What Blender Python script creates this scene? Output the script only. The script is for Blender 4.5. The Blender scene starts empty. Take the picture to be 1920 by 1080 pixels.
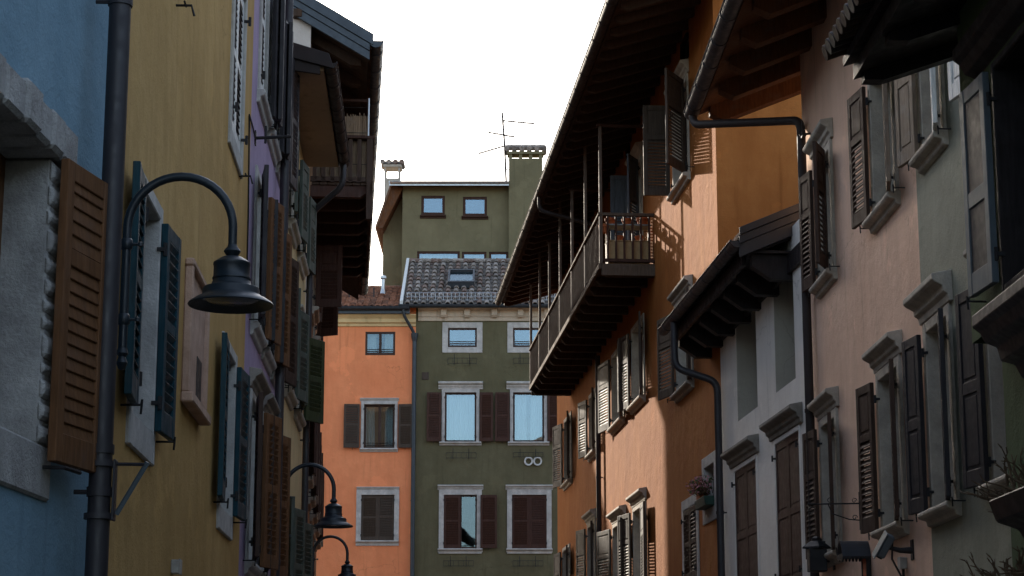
import bpy, math, random
from mathutils import Vector, Matrix
random.seed(11)
S = bpy.context.scene
COL = S.collection
R = math.radians

# ------------------------------------------------------------------ camera model
F = 3800.0
TH = math.atan(810 / 3800)
CT, ST = math.cos(TH), math.sin(TH)
EYE = 1.6

def ray(px, py):
    a = (px - 960) / F
    b = (540 - py) / F
    return Vector((a, CT - b * ST, ST + b * CT))

def atY(px, py, Y):
    """world x, z of a sight line at street distance Y"""
    r = ray(px, py)
    t = Y / r.y
    return r.x * t, r.z * t + EYE

class Face:
    """vertical facade plane; u runs left to right as seen from the street, y inwards"""
    def __init__(s, p0, p1):
        s.o = Vector((p0[0], p0[1], 0))
        d = Vector((p1[0] - p0[0], p1[1] - p0[1], 0))
        s.L = d.length
        s.U = d.normalized()
        s.V = Vector((-s.U.y, s.U.x, 0))
        s.ang = math.atan2(s.U.y, s.U.x)
    def hit(s, px, py, d=0.0):
        r = ray(px, py)
        t = (d + s.o.dot(s.V)) / r.dot(s.V)
        P = r * t
        return (P - s.o).dot(s.U), P.z + EYE
    def world(s, u, y, z):
        return s.o + s.U * u + s.V * y + Vector((0, 0, z))
    def rect(s, px0, px1, pxc, yt, yb, d=0.0):
        ym = (yt + yb) / 2
        return (s.hit(px0, ym, d)[0], s.hit(px1, ym, d)[0], s.hit(pxc, yb, d)[1], s.hit(pxc, yt, d)[1])

# ------------------------------------------------------------------ materials
def new_mat(name):
    m = bpy.data.materials.new(name)
    m.use_nodes = True
    nt = m.node_tree
    for n in list(nt.nodes):
        nt.nodes.remove(n)
    out = nt.nodes.new('ShaderNodeOutputMaterial')
    return m, nt, out

def nd(nt, kind, **kw):
    n = nt.nodes.new(kind)
    for k, v in kw.items():
        if k in n.inputs:
            n.inputs[k].default_value = v
        else:
            setattr(n, k, v)
    return n

def coords(nt, scale=(1, 1, 1)):
    tc = nd(nt, 'ShaderNodeTexCoord')
    mp = nd(nt, 'ShaderNodeMapping')
    mp.inputs['Scale'].default_value = scale
    nt.links.new(tc.outputs['Object'], mp.inputs['Vector'])
    return mp.outputs['Vector']

def noise(nt, vec, scale, detail=4, rough=0.55):
    n = nd(nt, 'ShaderNodeTexNoise')
    n.inputs['Scale'].default_value = scale
    n.inputs['Detail'].default_value = detail
    n.inputs['Roughness'].default_value = rough
    nt.links.new(vec, n.inputs['Vector'])
    return n.outputs['Fac']

def ramp(nt, fac, p0, p1, c0=0.0, c1=1.0):
    r = nd(nt, 'ShaderNodeMapRange')
    r.inputs['From Min'].default_value = p0
    r.inputs['From Max'].default_value = p1
    r.inputs['To Min'].default_value = c0
    r.inputs['To Max'].default_value = c1
    r.clamp = True
    nt.links.new(fac, r.inputs['Value'])
    return r.outputs['Result']

def mixc(nt, fac, a, b):
    m = nd(nt, 'ShaderNodeMix', data_type='RGBA')
    if isinstance(fac, float):
        m.inputs[0].default_value = fac
    else:
        nt.links.new(fac, m.inputs[0])
    for i, c in ((6, a), (7, b)):
        if isinstance(c, tuple):
            m.inputs[i].default_value = (*c, 1)
        else:
            nt.links.new(c, m.inputs[i])
    return m.outputs[2]

def bump(nt, height, strength, dist=0.02, normal=None):
    b = nd(nt, 'ShaderNodeBump')
    b.inputs['Strength'].default_value = strength
    b.inputs['Distance'].default_value = dist
    nt.links.new(height, b.inputs['Height'])
    if normal is not None:
        nt.links.new(normal, b.inputs['Normal'])
    return b.outputs['Normal']

def mul(c, k):
    return tuple(min(1.0, x * k) for x in c)

def finish(nt, out, color, rough, normal=None, metallic=0.0, spec=0.5):
    p = nd(nt, 'ShaderNodeBsdfPrincipled')
    if isinstance(color, tuple):
        p.inputs['Base Color'].default_value = (*color, 1)
    else:
        nt.links.new(color, p.inputs['Base Color'])
    if isinstance(rough, float):
        p.inputs['Roughness'].default_value = rough
    else:
        nt.links.new(rough, p.inputs['Roughness'])
    p.inputs['Metallic'].default_value = metallic
    p.inputs['Specular IOR Level'].default_value = spec
    if normal is not None:
        nt.links.new(normal, p.inputs['Normal'])
    nt.links.new(p.outputs[0], out.inputs['Surface'])

def plaster(name, c, streak=0.35, patch=0.35, fade=None, rough=0.9, bumps=0.35):
    m, nt, out = new_mat(name)
    v = coords(nt)
    vs = coords(nt, (2.2, 2.2, 0.5))
    big = ramp(nt, noise(nt, v, 0.55, 6, 0.6), 0.35, 0.68)
    mid = ramp(nt, noise(nt, v, 3.2, 6, 0.65), 0.38, 0.66)
    st = ramp(nt, noise(nt, vs, 1.3, 5, 0.6), 0.42, 0.66)
    fine = noise(nt, v, 60, 4, 0.6)
    fade = fade or mul(c, 1.28)
    col = mixc(nt, big, mul(c, 0.9), fade)
    k = nd(nt, 'ShaderNodeMath', operation='MULTIPLY'); k.inputs[1].default_value = streak
    nt.links.new(st, k.inputs[0])
    col = mixc(nt, k.outputs[0], col, mul(c, 0.66))
    k2 = nd(nt, 'ShaderNodeMath', operation='MULTIPLY'); k2.inputs[1].default_value = patch
    nt.links.new(mid, k2.inputs[0])
    col = mixc(nt, k2.outputs[0], col, mul(c, 0.8))
    # sparse long run-off stains, repaired patches with their own edge, hairline cracks, grain
    vr = coords(nt, (3.4, 3.4, 0.22))
    run = ramp(nt, noise(nt, vr, 1.7, 3, 0.5), 0.60, 0.74, 0, 0.55)
    col = mixc(nt, run, col, mul(c, 0.55))
    pt = ramp(nt, noise(nt, v, 0.9, 8, 0.62), 0.60, 0.625, 0, 0.45)
    col = mixc(nt, pt, col, mul(c, 1.22))
    vo = nd(nt, 'ShaderNodeTexVoronoi', feature='DISTANCE_TO_EDGE')
    vo.inputs['Scale'].default_value = 0.7
    dn = nd(nt, 'ShaderNodeTexNoise'); dn.inputs['Scale'].default_value = 3.0; dn.inputs['Detail'].default_value = 6
    nt.links.new(v, dn.inputs['Vector'])
    ad = nd(nt, 'ShaderNodeVectorMath', operation='MULTIPLY_ADD'); ad.inputs[1].default_value = (0.5, 0.5, 0.5)
    nt.links.new(dn.outputs['Color'], ad.inputs[0]); nt.links.new(v, ad.inputs[2])
    nt.links.new(ad.outputs[0], vo.inputs['Vector'])
    ck = ramp(nt, vo.outputs['Distance'], 0.002, 0.007, 0.38, 0.0)
    ckm = nd(nt, 'ShaderNodeMath', operation='MULTIPLY')
    nt.links.new(ck, ckm.inputs[0]); nt.links.new(ramp(nt, noise(nt, v, 0.4, 2), 0.54, 0.64), ckm.inputs[1])
    col = mixc(nt, ckm.outputs[0], col, mul(c, 0.35))
    gr = ramp(nt, noise(nt, v, 110, 2, 0.7), 0.35, 0.7, 0, 0.28)
    col = mixc(nt, gr, col, mul(c, 0.72))
    n1 = bump(nt, noise(nt, v, 2.2, 7, 0.62), 0.6, 0.05)
    n2 = bump(nt, fine, bumps * 1.5, 0.008, n1)
    finish(nt, out, col, rough, n2, spec=0.05)
    return m

def stone(name, c, dark=None, rough=0.85, spots=22, strength=0.6):
    m, nt, out = new_mat(name)
    v = coords(nt)
    a = ramp(nt, noise(nt, v, 4.5, 6, 0.65), 0.36, 0.66)
    b = ramp(nt, noise(nt, v, spots, 5, 0.7), 0.4, 0.62)
    col = mixc(nt, a, dark or mul(c, 0.62), c)
    k = nd(nt, 'ShaderNodeMath', operation='MULTIPLY'); k.inputs[1].default_value = 0.45
    nt.links.new(b, k.inputs[0])
    col = mixc(nt, k.outputs[0], col, mul(c, 0.7))
    n1 = bump(nt, noise(nt, v, spots * 1.6, 5, 0.65), strength, 0.012)
    finish(nt, out, col, rough, n1, spec=0.25)
    return m

def wood(name, c, rough=0.65, wear=0.15, spec=0.14):
    m, nt, out = new_mat(name)
    v = coords(nt, (1, 1, 0.12))
    v2 = coords(nt)
    g = ramp(nt, noise(nt, v, 38, 5, 0.6), 0.35, 0.68)
    w = ramp(nt, noise(nt, v2, 5, 5, 0.65), 0.5, 0.75, 0, wear)
    col = mixc(nt, g, mul(c, 0.72), mul(c, 1.15))
    grey = sum(c) / 3
    col = mixc(nt, w, col, (grey * 1.5 + .02, grey * 1.4 + .02, grey * 1.3 + .02))
    n = bump(nt, noise(nt, v, 60, 4, 0.6), 0.3, 0.004)
    rr = ramp(nt, noise(nt, v2, 9, 4), 0.3, 0.7, rough - 0.12, rough + 0.15)
    finish(nt, out, col, rr, n, spec=spec)
    return m

def metal(name, c, rough=0.45, metallic=0.3, dirt=0.4, spec=0.5):
    m, nt, out = new_mat(name)
    v = coords(nt)
    a = ramp(nt, noise(nt, v, 7, 6, 0.65), 0.42, 0.7, 0, dirt)
    col = mixc(nt, a, c, mul(c, 1.7))
    rr = ramp(nt, noise(nt, v, 14, 4), 0.3, 0.7, rough - 0.1, rough + 0.18)
    n = bump(nt, noise(nt, v, 45, 3), 0.12, 0.003)
    finish(nt, out, col, rr, n, metallic=metallic, spec=spec)
    return m

def plain(name, c, rough=0.7, spec=0.3, var=0.25, scale=12):
    m, nt, out = new_mat(name)
    v = coords(nt)
    a = ramp(nt, noise(nt, v, scale, 5, 0.6), 0.35, 0.68)
    col = mixc(nt, a, mul(c, 1 - var), mul(c, 1 + var * 0.6))
    finish(nt, out, col, rough, bump(nt, noise(nt, v, scale * 4, 3), 0.2, 0.004), spec=spec)
    return m

def glass(name, fac=0.3, tint=(0.75, 0.82, 0.82)):
    m, nt, out = new_mat(name)
    t = nd(nt, 'ShaderNodeBsdfTransparent'); t.inputs['Color'].default_value = (*tint, 1)
    g = nd(nt, 'ShaderNodeBsdfGlossy'); g.inputs['Roughness'].default_value = 0.015
    g.inputs['Color'].default_value = (0.50, 0.64, 0.76, 1)
    v = coords(nt)
    nt.links.new(bump(nt, noise(nt, v, 1.6, 2), 0.05, 0.02), g.inputs['Normal'])
    x = nd(nt, 'ShaderNodeMixShader'); x.inputs[0].default_value = fac
    nt.links.new(t.outputs[0], x.inputs[1]); nt.links.new(g.outputs[0], x.inputs[2])
    nt.links.new(x.outputs[0], out.inputs['Surface'])
    return m

M = {}
M['blue'] = plaster('blue_plaster', (0.20, 0.33, 0.42), 0.3, 0.45, (0.26, 0.39, 0.475))
M['yellow'] = plaster('yellow_plaster', (0.51, 0.32, 0.12), 0.45, 0.4, (0.60, 0.395, 0.165))
M['lilac'] = plaster('lilac_plaster', (0.40, 0.31, 0.44), 0.35, 0.25)
M['cream'] = plaster('cream_plaster', (0.62, 0.47, 0.25), 0.25, 0.25)
M['brownwall'] = plaster('old_ochre_plaster', (0.33, 0.18, 0.09), 0.3, 0.4)
M['gable'] = plaster('weathered_gable_plaster', (0.60, 0.53, 0.47), 0.3, 0.7, (0.62, 0.56, 0.5))
M['salmon'] = plaster('salmon_plaster', (0.84, 0.275, 0.12), 0.35, 0.4, (0.90, 0.335, 0.155), bumps=0.15)
M['green'] = plaster('moss_green_plaster', (0.125, 0.112, 0.064), 0.4, 0.5, (0.155, 0.142, 0.086), bumps=0.2)
M['tower'] = plaster('olive_tower_plaster', (0.175, 0.153, 0.090), 0.25, 0.3, bumps=0.2)
M['ochre'] = plaster('ochre_orange_plaster', (0.35, 0.118, 0.031), 0.5, 0.45, (0.415, 0.164, 0.048), bumps=0.25)
M['matpost'] = wood('weathered_balcony_post', (0.13, 0.095, 0.075), 0.8, 0.35, 0.1)
M['matwood'] = wood('matt_dark_balcony_wood', (0.045, 0.028, 0.022), 0.9, 0.2, 0.02)
M['matbrown'] = wood('matt_weathered_balcony_wood', (0.11, 0.08, 0.06), 0.9, 0.4, 0.05)
M['white'] = plaster('grey_white_plaster', (0.80, 0.74, 0.67), 0.2, 0.3, (0.84, 0.79, 0.73))
M['pink'] = plaster('pink_plaster', (0.76, 0.50, 0.36), 0.3, 0.35, (0.80, 0.56, 0.42))
M['olive'] = plaster('grey_green_plaster', (0.28, 0.275, 0.215), 0.25, 0.35)
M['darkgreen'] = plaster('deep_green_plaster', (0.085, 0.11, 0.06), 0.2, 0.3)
M['beige'] = plaster('cornice_plaster', (0.47, 0.39, 0.30), 0.15, 0.25)
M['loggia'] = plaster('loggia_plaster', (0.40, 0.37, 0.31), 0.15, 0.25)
M['stone'] = stone('limestone', (0.55, 0.53, 0.50))
M['warmstone'] = stone('warm_limestone', (0.52, 0.46, 0.38))
M['roughstone'] = stone('rough_hewn_stone', (0.50, 0.49, 0.47), (0.27, 0.26, 0.25), spots=30, strength=1.0)
M['pinkstone'] = stone('pink_marble', (0.55, 0.37, 0.28), (0.38, 0.24, 0.17), spots=26)
M['mouldstone'] = stone('dark_moulding_stone', (0.30, 0.27, 0.23))
M['brown'] = wood('brown_painted_wood', (0.155, 0.072, 0.032))
M['darkbrown'] = wood('dark_brown_wood', (0.060, 0.036, 0.026))
M['redbrown'] = wood('red_brown_wood', (0.062, 0.030, 0.022))
M['greybrown'] = wood('grey_brown_wood', (0.068, 0.050, 0.038))
M['slate'] = wood('slate_painted_wood', (0.085, 0.095, 0.11))
M['steel'] = metal('blue_grey_steel_frame', (0.085, 0.105, 0.12), 0.5, 0.1)
M['paletan'] = wood('weathered_tan_wood', (0.20, 0.15, 0.11), 0.7, 0.5)
M['teal'] = wood('teal_painted_wood', (0.012, 0.047, 0.063), 0.5, 0.25)
M['navy'] = wood('navy_painted_wood', (0.036, 0.033, 0.036), 0.5, 0.25)
M['sage'] = wood('sage_painted_wood', (0.085, 0.10, 0.08), 0.6, 0.35)
M['mossy'] = wood('moss_painted_wood', (0.048, 0.056, 0.024), 0.6, 0.3)
M['whitewood'] = wood('white_painted_wood', (0.62, 0.62, 0.60), 0.55, 0.15)
M['blackwood'] = wood('near_black_wood', (0.028, 0.022, 0.022), 0.5, 0.3)
M['timber'] = wood('roof_timber', (0.060, 0.036, 0.024), 0.75, 0.3)
M['orangetimber'] = wood('warm_roof_timber', (0.12, 0.048, 0.019), 0.75, 0.3)
M['pipe'] = metal('dark_painted_metal', (0.022, 0.019, 0.022), 0.5, 0.0)
M['soffit'] = plaster('dull_soffit_plaster', (0.40, 0.28, 0.18), 0.1, 0.2)
M['brownpipe'] = metal('brown_painted_metal', (0.032, 0.024, 0.022), 0.55, 0.0, spec=0.15)
M['flash'] = metal('slate_blue_flashing', (0.032, 0.040, 0.049), 0.42, 0.4)
M['zinc'] = metal('zinc_sheet', (0.42, 0.44, 0.46), 0.35, 0.8)
M['iron'] = metal('wrought_iron', (0.014, 0.013, 0.014), 0.55, 0.3)
M['lamp'] = metal('lamp_enamel', (0.009, 0.014, 0.019), 0.4, 0.0, 0.25)
M['alu'] = metal('grey_painted_metal', (0.20, 0.235, 0.25), 0.5, 0.2)
M['glass'] = glass('window_glass', 0.19)
M['dullglass'] = glass('dull_window_glass', 0.10)
M['curtain'] = plain('white_curtain', (0.56, 0.58, 0.58), 0.9, 0.1, 0.12, 25)
M['blind'] = plain('white_blind', (0.85, 0.85, 0.85), 0.8, 0.1, 0.05)
M['frame'] = wood('window_frame_wood', (0.055, 0.030, 0.022), 0.45, 0.15)
M['bigtile'] = plain('roof_tile_plain', (0.20, 0.115, 0.075), 0.85, 0.2, 0.45, 5)
for i, c in enumerate([(0.19, 0.165, 0.145), (0.26, 0.22, 0.19), (0.20, 0.14, 0.115), (0.32, 0.28, 0.25)]):
    M['tile%d' % i] = plain('barrel_tile', c, 0.85, 0.2, 0.4, 14)
for i, c in enumerate([(0.20, 0.085, 0.05), (0.26, 0.12, 0.075), (0.16, 0.08, 0.055)]):
    M['flat%d' % i] = plain('flat_tile', c, 0.85, 0.2, 0.4, 14)
M['terracotta'] = plain('terracotta', (0.42, 0.125, 0.05), 0.8, 0.2, 0.3)
M['cabinet'] = plain('tan_cabinet_board', (0.36, 0.24, 0.12), 0.6, 0.3, 0.15)
M['bamboo'] = wood('bamboo_mat', (0.30, 0.21, 0.14), 0.8, 0.4)
M['soil'] = plain('soil', (0.05, 0.035, 0.025), 0.95)
M['twig'] = plain('dry_twig', (0.10, 0.062, 0.035), 0.9)
M['petal'] = plain('pink_petal', (0.50, 0.22, 0.24), 0.7)
M['leaf'] = plain('leaf', (0.06, 0.09, 0.03), 0.7)
M['planter'] = plain('green_planter', (0.02, 0.06, 0.045), 0.5)
M['plastic'] = plain('pale_plastic', (0.40, 0.38, 0.34), 0.5)
M['cable'] = plain('black_cable', (0.012, 0.012, 0.013), 0.5)
M['orangeboard'] = plain('orange_board', (0.45, 0.10, 0.025), 0.6)
M['amber'] = plain('amber_glass', (0.50, 0.26, 0.02), 0.25, 0.5)
M['lens'] = plain('lamp_lens', (0.10, 0.10, 0.10), 0.2, 0.6)
M['asphalt'] = plain('street_paving', (0.16, 0.145, 0.13), 0.9, 0.2, 0.4, 2)
M['earth'] = plain('ground_earth', (0.14, 0.12, 0.095), 0.95, 0.2, 0.4, 0.5)

# ------------------------------------------------------------------ mesh building
class MB:
    def __init__(s):
        s.v = []; s.f = []; s.mi = []
    def add(s, vs, fs, mi=0):
        b = len(s.v)
        s.v += [tuple(p) for p in vs]
        s.f += [tuple(b + i for i in f) for f in fs]
        s.mi += [mi] * len(fs)
        return s
    def box(s, x0, x1, y0, y1, z0, z1, mi=0, T=None):
        if x0 > x1: x0, x1 = x1, x0
        if y0 > y1: y0, y1 = y1, y0
        if z0 > z1: z0, z1 = z1, z0
        p = [Vector((x, y, z)) for x in (x0, x1) for y in (y0, y1) for z in (z0, z1)]
        if T is not None:
            p = [T @ q for q in p]
        return s.add(p, [(0, 1, 3, 2), (4, 6, 7, 5), (0, 4, 5, 1), (2, 3, 7, 6), (0, 2, 6, 4), (1, 5, 7, 3)], mi)
    def prism(s, prof, x0, x1, mi=0):
        """prof: list of (y,z), extruded along x"""
        n = len(prof)
        vs = [(x0, y, z) for y, z in prof] + [(x1, y, z) for y, z in prof]
        fs = [(i, (i + 1) % n, n + (i + 1) % n, n + i) for i in range(n)]
        fs += [tuple(range(n - 1, -1, -1)), tuple(range(n, 2 * n))]
        return s.add(vs, fs, mi)
    def poly(s, pts, off, mi=0):
        """closed slab: polygon pts pushed along the vector off"""
        n = len(pts); o = Vector(off)
        vs = [Vector(p) for p in pts] + [Vector(p) + o for p in pts]
        fs = [(i, (i + 1) % n, n + (i + 1) % n, n + i) for i in range(n)]
        fs += [tuple(range(n - 1, -1, -1)), tuple(range(n, 2 * n))]
        return s.add(vs, fs, mi)
    def tube(s, path, r, n=8, mi=0, caps=True):
        path = [Vector(p) for p in path]
        rs = r if isinstance(r, (list, tuple)) else [r] * len(path)
        rings = []; prev = None
        for i, p in enumerate(path):
            d = (path[min(i + 1, len(path) - 1)] - path[max(i - 1, 0)]).normalized()
            if prev is None:
                a = d.cross(Vector((0, 0, 1)))
                if a.length < 0.05: a = d.cross(Vector((1, 0, 0)))
            else:
                a = prev - d * prev.dot(d)
            a.normalize(); prev = a
            b = d.cross(a)
            rings.append([p + (a * math.cos(2 * math.pi * k / n) + b * math.sin(2 * math.pi * k / n)) * rs[i] for k in range(n)])
        vs = [q for rg in rings for q in rg]
        fs = []
        for i in range(len(path) - 1):
            for k in range(n):
                fs.append((i * n + k, i * n + (k + 1) % n, (i + 1) * n + (k + 1) % n, (i + 1) * n + k))
        if caps:
            fs.append(tuple(range(n - 1, -1, -1)))
            fs.append(tuple((len(path) - 1) * n + k for k in range(n)))
        return s.add(vs, fs, mi)
    def lathe(s, prof, n=24, c=(0, 0, 0), mi=0):
        c = Vector(c)
        vs = [c + Vector((r * math.cos(2 * math.pi * k / n), r * math.sin(2 * math.pi * k / n), z)) for r, z in prof for k in range(n)]
        fs = []
        for i in range(len(prof) - 1):
            for k in range(n):
                fs.append((i * n + k, i * n + (k + 1) % n, (i + 1) * n + (k + 1) % n, (i + 1) * n + k))
        return s.add(vs, fs, mi)
    def mesh(s, name, mats, smooth=False):
        me = bpy.data.meshes.new(name)
        me.from_pydata(s.v, [], s.f)
        for m in (mats if isinstance(mats, (list, tuple)) else [mats]):
            me.materials.append(M[m] if isinstance(m, str) else m)
        me.polygons.foreach_set('material_index', s.mi)
        if smooth:
            me.polygons.foreach_set('use_smooth', [True] * len(me.polygons))
        me.update()
        return me
    def build(s, name, mats, parent=None, smooth=False, bevel=0.0, label=None):
        o = bpy.data.objects.new(name, s.mesh(name, mats, smooth))
        COL.objects.link(o)
        if parent is not None: o.parent = parent
        if bevel:
            b = o.modifiers.new('bevel', 'BEVEL')
            b.width = bevel; b.segments = 1; b.limit_method = 'ANGLE'; b.angle_limit = R(40)
        if smooth:
            try:
                o.data.set_sharp_from_angle(angle=R(42))
            except Exception:
                pass
        if label: o['label'] = label
        return o

def thing(name, label, cat, loc=(0, 0, 0), rot=0.0, group=None):
    o = bpy.data.objects.new(name, None)
    o.empty_display_size = 0.2
    COL.objects.link(o)
    o.location = loc; o.rotation_euler = (0, 0, rot)
    o['label'] = label; o['category'] = cat
    if group: o['group'] = group
    return o

def tag(o, label, cat, group=None):
    o['label'] = label; o['category'] = cat
    if group: o['group'] = group
    return o

def structure(o):
    o['kind'] = 'structure'
    return o

def house(label, face):
    return thing('townhouse', label, 'house', face.o, face.ang)

# ------------------------------------------------------------------ facade kit
def wall(root, mat, u0, u1, z1, holes, back=8.0, z0=0.0, rev=0.28, plain_holes=(), name='wall', lean=None):
    """one closed shell; holes (u0,u1,z0,z1) are cut from its street face"""
    mb = MB()
    allh = list(holes) + list(plain_holes)
    us = sorted({u0, u1} | {h[0] for h in allh} | {h[1] for h in allh})
    zs = sorted({z0, z1} | {h[2] for h in allh} | {h[3] for h in allh})
    us = [u for u in us if u0 - 1e-6 <= u <= u1 + 1e-6]
    zs = [z for z in zs if z0 - 1e-6 <= z <= z1 + 1e-6]
    idx = {}; vs = []
    def vid(i, j):
        if (i, j) not in idx:
            idx[(i, j)] = len(vs); vs.append((us[i], 0, zs[j]))
        return idx[(i, j)]
    fs = []
    for i in range(len(us) - 1):
        for j in range(len(zs) - 1):
            cu, cz = (us[i] + us[i + 1]) / 2, (zs[j] + zs[j + 1]) / 2
            if any(h[0] < cu < h[1] and h[2] < cz < h[3] for h in allh):
                continue
            fs.append((vid(i, j), vid(i + 1, j), vid(i + 1, j + 1), vid(i, j + 1)))
    mb.add(vs, fs)
    for h in plain_holes:
        a, b, c, d = h[:4]; rv = h[4] if len(h) > 4 else rev
        mb.add([(a, 0, c), (a, rv, c), (a, rv, d), (a, 0, d)], [(0, 1, 2, 3)])
        mb.add([(b, 0, c), (b, rv, c), (b, rv, d), (b, 0, d)], [(3, 2, 1, 0)])
        mb.add([(a, 0, d), (a, rv, d), (b, rv, d), (b, 0, d)], [(0, 1, 2, 3)])
        mb.add([(a, 0, c), (a, rv, c), (b, rv, c), (b, 0, c)], [(3, 2, 1, 0)])
    mb.add([(u0, 0, z0), (u0, back, z0), (u0, back, z1), (u0, 0, z1)], [(3, 2, 1, 0)])
    mb.add([(u1, 0, z0), (u1, back, z0), (u1, back, z1), (u1, 0, z1)], [(0, 1, 2, 3)])
    mb.add([(u0, back, z0), (u1, back, z0), (u1, back, z1), (u0, back, z1)], [(3, 2, 1, 0)])
    mb.add([(u0, 0, z1), (u1, 0, z1), (u1, back, z1), (u0, back, z1)], [(0, 1, 2, 3)])
    return mb.build(name, mat, root)

_sh = {}
def shutter_mesh(w, h, kind, mat, slat_mat=None):
    w = round(w, 2); h = round(h, 2)
    key = (w, h, kind, mat, slat_mat)
    if key in _sh: return _sh[key]
    mb = MB()
    t = 0.042; st = min(0.075, w * 0.2); rl = 0.09; hy = t / 2
    mb.box(0, st, -hy, hy, 0, h); mb.box(w - st, w, -hy, hy, 0, h)
    def rail(z0, z1): mb.box(st, w - st, -hy + .002, hy - .002, z0, z1)
    rail(0, rl * 1.5); rail(h - rl, h)
    def louvre(z0, z1, pitch=0.056):
        n = max(3, int((z1 - z0) / pitch)); p = (z1 - z0) / n
        for i in range(n):
            zc = z0 + (i + 0.5) * p
            T = Matrix.Translation((0, 0, zc)) @ Matrix.Rotation(R(-58), 4, 'X')
            mb.box(st - .004, w - st + .004, -0.034, 0.034, -0.006, 0.006, 1, T)
        mb.box(st, w - st, 0.0175, 0.0185, z0, z1, 1) if kind.endswith('backed') else None
    def panel(z0, z1):
        mb.box(st, w - st, -0.008, 0.008, z0, z1, 1)
        e = 0.03
        mb.box(st + e, w - st - e, -0.016, 0.016, z0 + e, z1 - e, 1)
    if kind.startswith('louvre'):
        m = h * 0.52
        rail(m - .035, m + .035)
        louvre(rl * 1.5, m - .035); louvre(m + .035, h - rl)
    elif kind == 'clapboard':
        m = h * 0.68
        rail(m - .04, m + .04)
        def clap(z0, z1):
            n = max(3, int((z1 - z0) / .058)); p = (z1 - z0) / n
            for i in range(n):
                a = z0 + i * p
                mb.prism([(-.017, a), (.019, a + .0), (.012, a + p * 1.08), (-.004, a + p * 1.08)], st - .003, w - st + .003, 1)
        clap(rl * 1.5 - .01, m - .04); clap(m + .04, h - rl * .8)
    elif kind.startswith('panel_louvre'):
        m = h * 0.64
        rail(m - .04, m + .04)
        louvre(rl * 1.5, m - .04); panel(m + .04, h - rl)
    elif kind == 'recess':
        m = h * 0.45
        rail(m - .05, m + .05); mb.box(st, w - st, -.004, .012, rl * 1.5, m - .05, 1); mb.box(st, w - st, -.004, .012, m + .05, h - rl, 1)
    else:
        m = h * 0.5
        rail(m - .05, m + .05)
        panel(rl * 1.5, m - .05); panel(m + .05, h - rl)
    me = mb.mesh('shutter', [mat, slat_mat or mat])
    _sh[key] = me
    return me

def shutter(win, side, u, y, z0, z1, w, ang, kind, mat, slat=None, label=None):
    o = bpy.data.objects.new('shutter', shutter_mesh(w, z1 - z0, kind, mat, slat))
    COL.objects.link(o); o.parent = win
    o.location = (u, y, z0)
    o.rotation_euler = (0, 0, -R(ang) if side == 'L' else R(180 + ang))
    b = o.modifiers.new('bevel', 'BEVEL'); b.width = 0.004; b.segments = 1
    b.limit_method = 'ANGLE'
    if label: o['label'] = label
    return o

HOOD = [(0, 0), (-.03, 0), (-.04, .05), (-.07, .07), (-.075, .11), (-.13, .14), (-.15, .16), (-.15, .2), (0, .23)]
def hood(win, u0, u1, z, mat, k=1.0, name='hood'):
    mb = MB()
    mb.prism([(y * k, z + h * k) for y, h in HOOD], u0, u1)
    return mb.build(name, mat, win, bevel=0.006)

def sill(win, u0, u1, z, mat, k=1.0):
    mb = MB()
    pr = [(-.01, -.13), (-.05, -.12), (-.06, -.075), (-.12, -.06), (-.14, -.03), (-.13, 0), (0.02, 0.012), (0.02, -.13)]
    mb.prism([(y * k if y < 0 else y, z + h) for y, h in pr], u0, u1)
    return mb.build('sill', mat, win, bevel=0.008)

_ir = {}
def iron(win, kind, loc):
    if kind not in _ir:
        m = MB()
        if kind == 'hinge':
            m.tube([(0, -.03, -.04), (0, -.03, .04)], .013, 6); m.box(-.01, .01, -.03, .02, -.012, .012)
        else:
            m.tube([(0, .01, 0), (0, -.105, 0), (0, -.115, .03), (0, -.11, -.05)], .007, 5)
        _ir[kind] = m.mesh(kind, 'iron')
    o = bpy.data.objects.new(kind, _ir[kind]); COL.objects.link(o); o.parent = win; o.location = loc

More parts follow.
